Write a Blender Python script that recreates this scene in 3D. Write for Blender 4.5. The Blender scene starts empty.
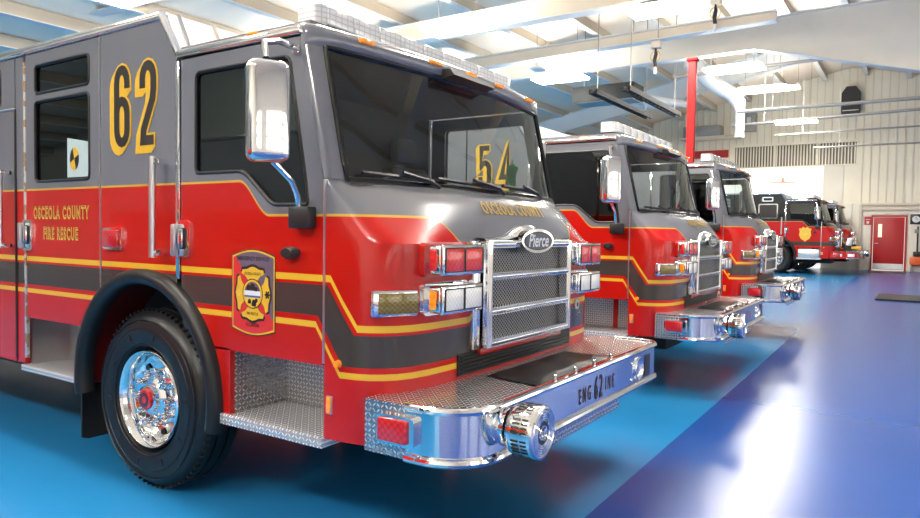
import bpy, bmesh, math, random
from mathutils import Vector, Matrix
from mathutils.geometry import tessellate_polygon
random.seed(7)
PI = math.pi
scene = bpy.context.scene
COL = scene.collection

# ------------------------------------------------------------------ node helper
class NT:
    def __init__(s, name):
        s.mat = bpy.data.materials.new(name); s.mat.use_nodes = True
        s.nt = s.mat.node_tree; s.nt.nodes.clear()
        s.out = s.nt.nodes.new('ShaderNodeOutputMaterial')
    def n(s, t, **kw):
        nd = s.nt.nodes.new(t)
        for k, v in kw.items(): setattr(nd, k, v)
        return nd
    def link(s, a, b): s.nt.links.new(a, b)
    def put(s, sock, v):
        if isinstance(v, bpy.types.NodeSocket): s.link(v, sock)
        else: sock.default_value = v
    def m(s, op, a, b=0.0, c=0.0):
        nd = s.n('ShaderNodeMath', operation=op)
        s.put(nd.inputs[0], a); s.put(nd.inputs[1], b); s.put(nd.inputs[2], c)
        return nd.outputs[0]
    def mr(s, v, a, b, c, d, interp='LINEAR'):
        nd = s.n('ShaderNodeMapRange', interpolation_type=interp)
        for i, q in enumerate((v, a, b, c, d)): s.put(nd.inputs[i], q)
        return nd.outputs[0]
    def mix(s, f, a, b):
        nd = s.n('ShaderNodeMix', data_type='RGBA')
        s.put(nd.inputs[0], f); s.put(nd.inputs[6], a); s.put(nd.inputs[7], b)
        return nd.outputs[2]
    def xyz(s):
        tc = s.n('ShaderNodeTexCoord'); sp = s.n('ShaderNodeSeparateXYZ')
        s.link(tc.outputs['Object'], sp.inputs[0])
        s.co = tc.outputs['Object']
        return sp.outputs[0], sp.outputs[1], sp.outputs[2]
    def noise(s, scale, detail=3.0, vec=None):
        nd = s.n('ShaderNodeTexNoise'); nd.inputs['Scale'].default_value = scale; nd.inputs['Detail'].default_value = detail
        if vec is not None: s.link(vec, nd.inputs['Vector'])
        return nd.outputs[0]
    def band(s, v, lo, hi):
        return s.m('MULTIPLY', s.m('GREATER_THAN', v, lo), s.m('LESS_THAN', v, hi))
    def bump(s, h, strength=0.3, dist=0.01):
        nd = s.n('ShaderNodeBump'); nd.inputs['Strength'].default_value = strength; nd.inputs['Distance'].default_value = dist
        s.link(h, nd.inputs['Height']); return nd.outputs[0]
    def pbr(s, base, rough=0.5, metal=0.0, coat=0.0, normal=None, emit=None, estr=0.0, spec=0.5, alpha=None):
        b = s.n('ShaderNodeBsdfPrincipled')
        s.put(b.inputs['Base Color'], base if isinstance(base, bpy.types.NodeSocket) else (*base, 1) if len(base) == 3 else base)
        s.put(b.inputs['Roughness'], rough); s.put(b.inputs['Metallic'], metal)
        s.put(b.inputs['Coat Weight'], coat); b.inputs['Coat Roughness'].default_value = 0.03
        s.put(b.inputs['Specular IOR Level'], spec)
        if normal is not None: s.link(normal, b.inputs['Normal'])
        if emit is not None: s.put(b.inputs['Emission Color'], (*emit, 1)); s.put(b.inputs['Emission Strength'], estr)
        s.link(b.outputs[0], s.out.inputs[0]); return s.mat

def C4(r, g, b): return (r, g, b, 1)
def simple(name, col, rough=0.5, metal=0.0, coat=0.0, var=0.08, nscale=30, spec=0.5, emit=None, estr=0):
    t = NT(name); t.xyz()
    nz = t.noise(nscale, 3, t.co)
    c = t.mix(nz, C4(*[max(0, q*(1-var)) for q in col]), C4(*[min(1, q*(1+var)) for q in col]))
    return t.pbr(c, rough, metal, coat, spec=spec, emit=emit, estr=estr)

RED = (0.47, 0.006, 0.003); GREY = (0.155, 0.16, 0.18); YEL = (0.72, 0.43, 0.03); DARK = (0.045, 0.038, 0.034)
def livery(name, top, stripes=True, red=RED):
    t = NT(name); x, y, z = t.xyz()
    zb = t.mr(x, 0.83, 1.06, 1.808, 1.63, 'SMOOTHSTEP')
    ay = t.m('ABSOLUTE', t.m('SUBTRACT', y, 1.22))
    cen = t.mr(ay, 0.80, 0.64, 0.0, 0.13, 'SMOOTHSTEP')
    cen = t.m('MULTIPLY', cen, t.m('GREATER_THAN', x, 1.3))
    zb = t.m('SUBTRACT', zb, cen)
    col = t.mix(t.m('GREATER_THAN', z, zb), C4(*red), C4(*top))
    pin = t.m('LESS_THAN', t.m('ABSOLUTE', t.m('SUBTRACT', z, zb)), 0.006)
    col = t.mix(pin, col, C4(0.62, 0.36, 0.05))
    def zz(x0): return t.m('ADD', z, t.mr(x, x0, x0+0.155, 0.0, 0.227))
    if stripes:
        dk = t.m('MULTIPLY', t.m('LESS_THAN', zz(1.468), 1.297), t.m('GREATER_THAN', zz(1.405), 1.147))
        col = t.mix(dk, col, C4(*DARK))
        for x0, a, b in ((1.485, 1.312, 1.345), (1.39, 1.089, 1.119)):
            col = t.mix(t.band(zz(x0), a, b), col, C4(*YEL))
    else:
        col = t.mix(t.band(z, 0.98, 1.12), col, C4(*DARK))
    return t.pbr(col, 0.25, 0.0, 0.38 if stripes else .2, spec=.35 if stripes else .25)

def diamond(name, ax, dark=0.40, light=1.0, metal=.85):
    t = NT(name); c = t.xyz(); a, b = c[ax[0]], c[ax[1]]
    s = 0.024
    u = t.m('DIVIDE', a, s); v = t.m('DIVIDE', b, s)
    fu = t.m('SUBTRACT', t.m('FRACT', u), 0.5); fv = t.m('SUBTRACT', t.m('FRACT', v), 0.5)
    par = t.m('FLOORED_MODULO', t.m('ADD', t.m('FLOOR', u), t.m('FLOOR', v)), 2.0)
    d1 = t.m('ADD', fu, fv); d2 = t.m('SUBTRACT', fu, fv)
    def e(p, q):
        return t.m('ADD', t.m('POWER', t.m('ABSOLUTE', t.m('DIVIDE', p, 0.66)), 2.0), t.m('POWER', t.m('ABSOLUTE', t.m('DIVIDE', q, 0.21)), 2.0))
    mm = t.n('ShaderNodeMix', data_type='FLOAT'); t.put(mm.inputs[0], par); t.put(mm.inputs[2], e(d1, d2)); t.put(mm.inputs[3], e(d2, d1))
    h = t.mr(mm.outputs[0], 0.55, 1.1, 1.0, 0.0)
    col = t.mix(h, C4(dark, dark, dark*1.03), C4(light, light, light))
    return t.pbr(col, t.mr(h, 0, 1, 0.24, 0.34), metal, 0.0, normal=t.bump(h, 0.5, 0.002))

M = {}
def build_mats():
    M['liv'] = livery('red_grey_livery', GREY)
    M['liv4'] = livery('red_black_livery', (0.010, 0.010, 0.012), False, (0.42, 0.008, 0.008))
    M['red'] = simple('red_paint', RED, 0.22, 0, 0.9)
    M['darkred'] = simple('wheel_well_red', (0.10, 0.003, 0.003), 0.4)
    M['grey'] = simple('grey_paint', GREY, 0.22, 0.0, 0.9)
    M['black4'] = simple('black_paint', (0.010, 0.010, 0.012), 0.3, 0, 0.15, spec=.3)
    M['chrome'] = simple('chrome', (0.86, 0.86, 0.86), 0.06, 1.0, var=0.01)
    M['steel'] = simple('polished_stainless', (0.78, 0.80, 0.84), 0.10, 1.0, var=0.01)
    M['silver'] = simple('silver_paint', (0.72, 0.73, 0.74), 0.25, 0.0, 0.6)
    M['alu'] = simple('satin_aluminium', (0.66, 0.67, 0.68), 0.32, 1.0, var=0.05)
    M['black'] = simple('black_plastic', (0.012, 0.012, 0.013), 0.4)
    M['rubber'] = simple('black_rubber', (0.008, 0.008, 0.0085), 0.40, var=.2, spec=.4)
    M['tyre'] = simple('tyre_rubber', (0.007, 0.0075, 0.009), 0.36, var=.3, nscale=60, spec=.4)
    M['vinyl'] = simple('black_vinyl', (0.006, 0.006, 0.006), 0.36, spec=.35)
    M['dark'] = simple('dark_underside', (0.006, 0.006, 0.007), 0.7)
    M['interior'] = simple('cab_lining', (0.03, 0.03, 0.033), 0.7)
    M['seat'] = simple('seat_fabric', (0.035, 0.035, 0.04), 0.8)
    M['yellow'] = simple('yellow_vinyl', YEL, 0.35)
    M['gold'] = simple('gold_leaf', (0.80, 0.50, 0.07), 0.35)
    M['ink'] = simple('black_vinyl_lettering', (0.018, 0.015, 0.014), 0.35)
    M['slate'] = simple('slate_vinyl', (0.13, 0.10, 0.15), 0.3)
    M['crimson'] = simple('crimson_vinyl', (0.62, 0.03, 0.035), 0.3)
    M['white'] = simple('white_vinyl', (0.75, 0.78, 0.8), 0.35)
    M['blue'] = simple('blue_vinyl', (0.05, 0.12, 0.4), 0.35)
    M['tan'] = simple('bronze_lettering', (0.30, 0.14, 0.05), 0.35)
    M['green'] = simple('green_fabric', (0.12, 0.5, 0.08), 0.7)
    M['frit'] = simple('black_glass_border', (0.01, 0.01, 0.01), 0.2)
    M['card'] = simple('pale_blue_card', (.45, .58, .58), .5)
    # glass
    for nm, tint in (('glass', (0.90, 0.94, 0.92)), ('glassdark', (0.16, 0.17, 0.16)), ('glassmid', (0.42, 0.46, 0.44))):
        t = NT('tinted_'+nm)
        tr = t.n('ShaderNodeBsdfTransparent'); tr.inputs[0].default_value = C4(*tint)
        gl = t.n('ShaderNodeBsdfGlossy'); gl.inputs['Roughness'].default_value = 0.01; gl.inputs[0].default_value = C4(.9, .95, .93)
        fr = t.n('ShaderNodeFresnel'); fr.inputs[0].default_value = 1.5
        mx = t.n('ShaderNodeMixShader'); t.link(t.m('ADD', t.m('MULTIPLY', fr.outputs[0], 0.9), 0.03), mx.inputs[0])
        t.link(tr.outputs[0], mx.inputs[1]); t.link(gl.outputs[0], mx.inputs[2]); t.link(mx.outputs[0], t.out.inputs[0])
        M[nm] = t.mat
    # lenses
    def lens(name, c1, c2, ax=(1, 2), sc=90, em=None, es=0):
        t = NT(name); c = t.xyz()
        w = t.m('SINE', t.m('MULTIPLY', c[ax[0]], sc*2)); w2 = t.m('SINE', t.m('MULTIPLY', c[ax[1]], sc*2))
        h = t.m('MULTIPLY', w, w2)
        col = t.mix(t.mr(h, -1, 1, 0, 1), C4(*c1), C4(*c2))
        return t.pbr(col, 0.12, 0.0, 0.7, normal=t.bump(h, 0.10, 0.002), emit=em, estr=es)
    M['lensred'] = lens('red_lens', (0.55, 0.012, 0.016), (0.70, 0.03, 0.03), em=(1, .03, .03), es=.05)
    M['lensredx'] = lens('red_lens_side', (0.33, 0.006, 0.01), (0.6, 0.02, 0.03), (0, 2), em=(1, .03, .03), es=.03)
    M['lensamber'] = lens('amber_lens', (0.8, 0.22, 0.01), (0.95, 0.33, 0.02), em=(1, .3, .02), es=.15)
    M['lensolive'] = lens('smoked_amber_lens', (0.10, 0.075, 0.01), (0.25, 0.17, 0.02), (1, 2), 140)
    M['lensclear'] = lens('headlamp_lens', (0.78, 0.78, 0.72), (0.95, 0.95, 0.90), sc=110)
    # light bar module : clear lens over silver reflectors
    t = NT('clear_light_bar_lens'); x, y, z = t.xyz()
    s1 = t.m('LESS_THAN', t.m('FRACT', t.m('MULTIPLY', y, 22.0)), 0.16)
    s2 = t.m('LESS_THAN', t.m('FRACT', t.m('MULTIPLY', z, 38.0)), 0.25)
    col = t.mix(t.m('MAXIMUM', s1, s2), C4(.80, .81, .82), C4(.58, .59, .6))
    M['lbar'] = t.pbr(col, 0.15, 0.25, 0.6)
    # grille mesh
    t = NT('grille_mesh'); x, y, z = t.xyz()
    u = t.m('ADD', t.m('MULTIPLY', y, 34.0), t.m('MULTIPLY', z, 44.0)); v = t.m('SUBTRACT', t.m('MULTIPLY', y, 34.0), t.m('MULTIPLY', z, 44.0))
    h = t.m('MAXIMUM', t.m('LESS_THAN', t.m('FRACT', u), 0.25), t.m('LESS_THAN', t.m('FRACT', v), 0.25))
    M['mesh'] = t.pbr(t.mix(h, C4(.010, .010, .010), C4(.34, .34, .33)), t.mr(h, 0, 1, .7, .35), t.m('MULTIPLY', h, .6), normal=t.bump(h, .6, .004))
    M['dpxy'] = diamond('treadplate_flat', (0, 1)); M['dpxz'] = diamond('treadplate_side', (0, 2)); M['dpyz'] = diamond('treadplate_front', (1, 2)); M['dwxy'] = diamond('treadplate_step_flat', (0, 1), .5, 1, .4); M['dwxz'] = diamond('treadplate_step_side', (0, 2), .5, 1, .4)
    # reflective chevron-like jamb tape
    t = NT('jamb_strip'); x, y, z = t.xyz()
    nz = t.noise(14, 2, t.co)
    M['jamb'] = t.pbr(t.mix(t.m('GREATER_THAN', nz, 0.52), C4(.75, .74, .7), C4(.5, .32, .2)), 0.25, 0.6)
build_mats()

# ------------------------------------------------------------------ mesh builder
def arc(cx, cy, r, a0, a1, n, ry=None):
    ry = r if ry is None else ry
    return [(cx+r*math.cos(math.radians(a0+(a1-a0)*i/n)), cy+ry*math.sin(math.radians(a0+(a1-a0)*i/n))) for i in range(n+1)]
def rpoly(pts, r, n=4):
    out = []; L = len(pts)
    for i in range(L):
        rr = r[i] if isinstance(r, (list, tuple)) else r
        p = Vector(pts[i]); a = Vector(pts[i-1])-p; b = Vector(pts[(i+1) % L])-p
        if rr <= 0: out.append(tuple(p)); continue
        t = min(rr, a.length*.45, b.length*.45)
        p0 = p+a.normalized()*t; p1 = p+b.normalized()*t
        for k in range(n+1):
            f = k/n; q = p0*(1-f)**2+p*2*f*(1-f)+p1*f*f; out.append(tuple(q))
    return out
def rrect(a0, a1, b0, b1, r, n=4): return rpoly([(a0, b0), (a1, b0), (a1, b1), (a0, b1)], r, n)
def lerp_list(lst, y):
    for (x0, y0), (x1, y1) in zip(lst, lst[1:]):
        if y0 <= y <= y1: return x0+(x1-x0)*(y-y0)/(y1-y0 if y1 > y0 else 1)
    return lst[-1][0] if y > lst[-1][1] else lst[0][0]

class MB:
    def __init__(s): s.v = []; s.f = []; s.mi = []; s.mats = []
    def mid(s, mat):
        mat = M[mat] if isinstance(mat, str) else mat
        if mat not in s.mats: s.mats.append(mat)
        return s.mats.index(mat)
    def add(s, vs, fs, mat):
        o = len(s.v); k = s.mid(mat)
        s.v += [tuple(v) for v in vs]
        for f in fs: s.f.append([i+o for i in f]); s.mi.append(k)
        return s
    def box(s, x0, x1, y0, y1, z0, z1, mat, bev=0.0, rot=None, seg=2):
        bm = bmesh.new(); bmesh.ops.create_cube(bm, size=1)
        c = Vector(((x0+x1)/2, (y0+y1)/2, (z0+z1)/2))
        for v in bm.verts: v.co = Vector((v.co.x*(x1-x0), v.co.y*(y1-y0), v.co.z*(z1-z0)))
        if bev > 0: bmesh.ops.bevel(bm, geom=bm.edges[:], offset=bev, segments=seg, affect='EDGES', profile=0.5)
        bm.verts.ensure_lookup_table()
        vs = [((rot @ v.co) if rot else v.co)+c for v in bm.verts]
        bm.verts.index_update()
        fs = [[v.index for v in f.verts] for f in bm.faces]
        bm.free(); return s.add(vs, fs, mat)
    def prism(s, outer, plane, a, b, mat, holes=(), mat_b=None, rim=None):
        """outline in plane 'xz','yz','xy', extruded from a (front) to b along the third axis"""
        def P(p, d):
            if plane == 'xz': return (p[0], d, p[1])
            if plane == 'yz': return (d, p[0], p[1])
            return (p[0], p[1], d)
        loops = [list(outer)]+[list(h) for h in holes]
        flat = [p for l in loops for p in l]; n = len(flat)
        tris = tessellate_polygon([[Vector((p[0], p[1], 0)) for p in l] for l in loops])
        s.add([P(p, a) for p in flat], [list(t) for t in tris], mat)
        s.add([P(p, b) for p in flat], [list(t)[::-1] for t in tris], mat_b or mat)
        vs = [P(p, a) for p in flat]+[P(p, b) for p in flat]; fs = []; o = 0
        for l in loops:
            m = len(l)
            for i in range(m): j = (i+1) % m; fs.append([o+i, o+j, n+o+j, n+o+i])
            o += m
        return s.add(vs, fs, rim or mat)
    def tube(s, path, r, mat, n=10, closed=False, caps=True):
        path = [Vector(p) for p in path]; L = len(path); vs = []; fs = []
        up = None
        for i, p in enumerate(path):
            if closed: d = path[(i+1) % L]-path[i-1]
            else: d = path[min(i+1, L-1)]-path[max(i-1, 0)]
            d.normalize()
            if up is None:
                up = Vector((0, 0, 1)) if abs(d.z) < .9 else Vector((1, 0, 0))
            a = d.cross(up).normalized(); b = a.cross(d).normalized(); up = b
            rr = r[i] if isinstance(r, (list, tuple)) else r
            for k in range(n):
                t = 2*PI*k/n; vs.append(p+a*math.cos(t)*rr+b*math.sin(t)*rr)
        for i in range(L if closed else L-1):
            j = (i+1) % L
            for k in range(n): q = (k+1) % n; fs.append([i*n+k, i*n+q, j*n+q, j*n+k])
        if not closed and caps: fs.append(list(range(n))[::-1]); fs.append([(L-1)*n+k for k in range(n)])
        return s.add(vs, fs, mat)
    def lathe(s, prof, origin, axis, mat, n=48, cap0=False, cap1=False):
        """prof = [(radius, along)]; axis 'x','y','z'"""
        o = Vector(origin); vs = []; fs = []
        for r, a in prof:
            for k in range(n):
                t = 2*PI*k/n; c, q = r*math.cos(t), r*math.sin(t)
                vs.append(o+Vector({'y': (c, a, q), 'x': (a, c, q), 'z': (c, q, a)}[axis]))
        for i in range(len(prof)-1):
            for k in range(n): q = (k+1) % n; fs.append([i*n+k, i*n+q, (i+1)*n+q, (i+1)*n+k])
        if cap0: fs.append(list(range(n)))
        if cap1: fs.append([(len(prof)-1)*n+k for k in range(n)])
        return s.add(vs, fs, mat)
    def grid(s, rows, mat, closed=False):
        n = len(rows[0]); vs = [p for r in rows for p in r]; fs = []
        for i in range(len(rows)-1):
            for k in range(n if closed else n-1): q = (k+1) % n; fs.append([i*n+k, i*n+q, (i+1)*n+q, (i+1)*n+k])
        return s.add(vs, fs, mat)
    def text(s, body, xf, mat, size=1.0, offset=0.0, sx=1.0, space=1.0, extrude=0.0, align='CENTER'):
        """flat lettering; xf maps (u, v) of the text's own plane to a point"""
        cu = bpy.data.curves.new('lettering', 'FONT'); cu.body = body; cu.size = size; cu.offset = offset
        cu.align_x = align; cu.align_y = 'CENTER'; cu.space_character = space; cu.resolution_u = 4; cu.fill_mode = 'FRONT'
        ob = bpy.data.objects.new('lettering', cu); COL.objects.link(ob)
        dg = bpy.context.evaluated_depsgraph_get(); dg.update()
        me = bpy.data.meshes.new_from_object(ob.evaluated_get(dg))
        vs = [xf(v.co.x*sx, v.co.y) for v in me.vertices]; fs = [list(p.vertices) for p in me.polygons]
        bpy.data.objects.remove(ob); bpy.data.curves.remove(cu); bpy.data.meshes.remove(me)
        return s.add(vs, fs, mat)
    def build(s, name, parent=None, ang=35, label=None, recalc=True):
        me = bpy.data.meshes.new(name); me.from_pydata(s.v, [], s.f)
        for m in s.mats: me.materials.append(m)
        me.polygons.foreach_set('material_index', s.mi)
        if recalc:
            bm = bmesh.new(); bm.from_mesh(me)
            bmesh.ops.remove_doubles(bm, verts=bm.verts, dist=1e-5)
            bmesh.ops.recalc_face_normals(bm, faces=bm.faces); bm.to_mesh(me); bm.free()
        me.polygons.foreach_set('use_smooth', [True]*len(me.polygons))
        me.set_sharp_from_angle(angle=math.radians(ang)); me.update()
        o = bpy.data.objects.new(name, me); COL.objects.link(o)
        if parent: o.parent = parent
        if label: o['label'] = label
        return o

def glyph(ch):
    A = lambda cx, cz, rx, rz, a0, a1, n=8: [(cx+rx*math.cos(math.radians(a0+(a1-a0)*i/n)), cz+rz*math.sin(math.radians(a0+(a1-a0)*i/n))) for i in range(n+1)]
    g = {'6': [[(1, .74)]+A(.5, .82, .5, .18, 0, 180)+A(.5, .18, .5, .18, 180, 360)+A(.5, .40, .5, .17, 0, 180)],
         '2': [[(0, .70)]+A(.5, .82, .5, .18, 180, 0)+[(1, .68), (.93, .55), (.12, .14), (.06, .0), (1.02, 0)]],
         '5': [[(1, 1), (.06, 1), (.02, .52)]+A(.5, .46, .5, .16, 150, 0)+A(.5, .18, .5, .18, 0, -180)+[(0, .26)]],
         '4': [[(.74, 0), (.74, 1.02), (.0, .24), (1.06, .24)]],
         '1': [[(.2, .82), (.55, 1), (.55, 0)]]}
    return g[ch]
def stroke(mb, ch, x, z, w, h, sw, y, mat):
    """digit drawn as a flat ribbon of width sw in a plane of constant y"""
    for path in glyph(ch):
        P = [Vector((x+w*a, z+h*b)) for a, b in path]; Lf = []; Rt = []
        for i, p in enumerate(P):
            d0 = (P[i]-P[i-1]).normalized() if i else (P[1]-P[0]).normalized()
            d1 = (P[i+1]-P[i]).normalized() if i < len(P)-1 else d0
            t = (d0+d1); t = t.normalized() if t.length > 1e-6 else d1
            n = Vector((-t.y, t.x)); k = 1/max(.55, n.dot(Vector((-d1.y, d1.x))))
            e = Vector((0, 0)) if 0 < i < len(P)-1 else (d1 if i else -d1)*(sw*.5-mb.core*.5)
            Lf.append(p+e+n*sw*.5*k); Rt.append(p+e-n*sw*.5*k)
        vs = [(q.x, y-i*8e-6, q.y) for i, q in enumerate(Lf)]+[(q.x, y-i*8e-6, q.y) for i, q in enumerate(Rt)]; n_ = len(P)
        mb.add(vs, [[i, i+1, n_+i+1, n_+i] for i in range(n_-1)], mat)

def tag(o, label=None, cat=None, group=None, kind=None):
    if label: o['label'] = label
    if cat: o['category'] = cat
    if group: o['group'] = group
    if kind: o['kind'] = kind
    return o
def empty(name, loc, label, cat, group=None, rz=0):
    o = bpy.data.objects.new(name, None); COL.objects.link(o); o.location = loc; o.rotation_euler = (0, 0, rz); o.empty_display_size = .2
    return tag(o, label, cat, group)

# ------------------------------------------------------------------ fire engine
YC = 1.22
LOW = [(1.45, 0), (1.56, .004), (1.64, .018), (1.70, .042), (1.75, .08), (1.79, .13), (1.82, .20), (1.84, .30), (1.85, .45), (1.855, .70), (1.86, .95), (1.86, 1.22)]
WSB = [(1.44, 0), (1.447, .003), (1.453, .008), (1.46, .018), (1.467, .035), (1.476, .06), (1.488, .10), (1.53, .22), (1.565, .38), (1.60, .62), (1.625, .92), (1.635, 1.22)]
TOP = [(1.27, 0), (1.288, .006), (1.302, .02), (1.314, .04), (1.325, .065), (1.337, .10), (1.353, .16), (1.378, .30), (1.405, .50), (1.43, .75), (1.445, 1.0), (1.45, 1.22)]
def mirror_list(h): return h+[(x, 2*YC-y) for x, y in h[-2::-1]]
def wsx(y, v):
    yy = y if y <= YC else 2*YC-y
    a = lerp_list(WSB, yy); b = lerp_list(TOP, yy)
    return a+(b-a)*v
def ws(y, v, off=0.0):
    return Vector((wsx(y, v)+off, y, 1.805+v*0.65+off*.2))

def add_wheel(root, x, yo, side, r=.53, w=.31, name='front_wheel'):
    """side -1 : outer face towards -Y; yo = outer face position"""
    s = -side
    def Y(a): return a*s
    t = MB(); R = r
    prof = [(.300, .045), (.318, .012), (.345, .004), (.40, .000), (.455, .004), (.485, .018), (.505, .040), (.518, .06)]
    prof = [(q*R/.53, Y(a)) for q, a in prof]
    n = 72
    prof2 = [(R, Y(.075)), (R, Y(.11)), (R-.012, Y(.112)), (R-.012, Y(.124)), (R, Y(.126)), (R, Y(.185)), (R-.012, Y(.187)), (R-.012, Y(.199)), (R, Y(.2)), (R, Y(w-.06)), (R-.03, Y(w-.02)), (R-.1, Y(w)), (.30, Y(w-.04)), (.29, Y(w-.04)), (.29, Y(.05)), (.300, Y(.045))]
    t.lathe(prof+prof2, (x, yo, R), 'y', 'tyre', n)
    for k in range(n):   # fine shoulder sipes
        b0 = len(t.v); t.box(-.007, .007, min(Y(.045), Y(.078)), max(Y(.045), Y(.078)), R-.012, R+.0015, 'tyre')
        rot = Matrix.Rotation(2*PI*k/n, 3, 'Y')
        for i in range(b0, len(t.v)): t.v[i] = tuple(rot @ Vector(t.v[i])+Vector((x, yo, R)))
    for rr in (.33, .425, .47):
        t.lathe([(rr-.004, Y(.003)), (rr, Y(-.003)), (rr+.004, Y(.003))], (x, yo, R), 'y', 'tyre', n)
    for k in range(10):     # raised blocks on the sidewall where the lettering sits
        a = 2*PI*k/10+.2; rot = Matrix.Rotation(a, 3, 'Y')
        b0 = len(t.v); t.box(-.012, .012, min(Y(-.003), Y(.004)), max(Y(-.003), Y(.004)), .365, .405, 'tyre')
        for i in range(b0, len(t.v)): t.v[i] = tuple(rot @ Vector(t.v[i])+Vector((x, yo, R)))
    wo = t.build('tyre', None, 30); wo.name = name
    wo.parent = root
    rim = MB()
    rim.lathe([(.296, Y(.05)), (.305, Y(.02)), (.298, Y(.010)), (.284, Y(.022)), (.272, Y(.06)), (.262, Y(.105)), (.235, Y(.125)), (.20, Y(.118)), (.185, Y(.10)), (.155, Y(.09)), (.11, Y(.085))], (x, yo, R), 'y', 'chrome', 64)
    rim.lathe([(.30, Y(.05)), (.28, Y(.26)), (.05, Y(.26))], (x, yo, R), 'y', 'dark', 32)
    for k in range(8):
        a = 2*PI*k/8
        rim.lathe([(.0, Y(.1165)), (.022, Y(.1165))], (x+.228*math.cos(a), yo, R+.228*math.sin(a)), 'y', 'dark', 14)
    rim.v = [(x+(v[0]-x)*.965, v[1], R+(v[2]-R)*.965) for v in rim.v]; ro = rim.build('rim', wo, 40, 'polished chrome rim')
    hub = MB()
    hub.lathe([(.125, Y(.095)), (.122, Y(.06)), (.10, Y(.04)), (.085, Y(.04)), (.080, Y(.018)), (.07, Y(.012)), (.0, Y(.012))], (x, yo, R), 'y', 'chrome', 40)
    for k in range(10):
        a = 2*PI*k/10; cx, cz = x+.152*math.cos(a), R+.152*math.sin(a)
        hub.lathe([(.026, Y(.10)), (.026, Y(.085)), (.020, Y(.08)), (.020, Y(.03)), (.015, Y(.018)), (.0, Y(.016))], (cx, yo, cz), 'y', 'chrome', 12)
    hub.build('hub', wo, 40, 'chrome hub ringed with lug nut covers')
    cap = MB()
    cap.lathe([(.062, Y(.014)), (.062, Y(.0)), (.055, Y(-.006)), (.042, Y(-.007))], (x, yo, R), 'y', 'lensredx', 32)
    cap.lathe([(.042, Y(-.007)), (.024, Y(-.007))], (x, yo, R), 'y', 'ink', 32)
    cap.lathe([(.024, Y(-.007)), (.0, Y(-.008))], (x, yo, R), 'y', 'lensredx', 32)
    cap.build('hub_cap', wo, 40, 'red hub cap with a black ring')
    return wo

def side_xf(y, ux=0, uz=0): return lambda u, v: (ux+u, y, uz+v)
def front_xf(x, uy=0, uz=0, tilt=0.0): return lambda u, v: (x-v*tilt, uy+u, uz+v)

def maltese(mb, cx, cz, s, y, mat):
    for k in range(4):
        a = k*PI/2
        pts = [(-.20, .30), (-.28, .50), (-.44, .66), (-.66, .74), (-.60, .88), (-.34, .90), (-.16, .97), (0, 1.0), (.16, .97), (.34, .90), (.60, .88), (.66, .74), (.44, .66), (.28, .50), (.20, .30)]
        c, q = math.cos(a), math.sin(a)
        pp = [(cx+s*(px*c-pz*q), cz+s*(px*q+pz*c)*1.06) for px, pz in pts]
        mb.prism(pp, 'xz', y, y+.0006, mat)

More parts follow.
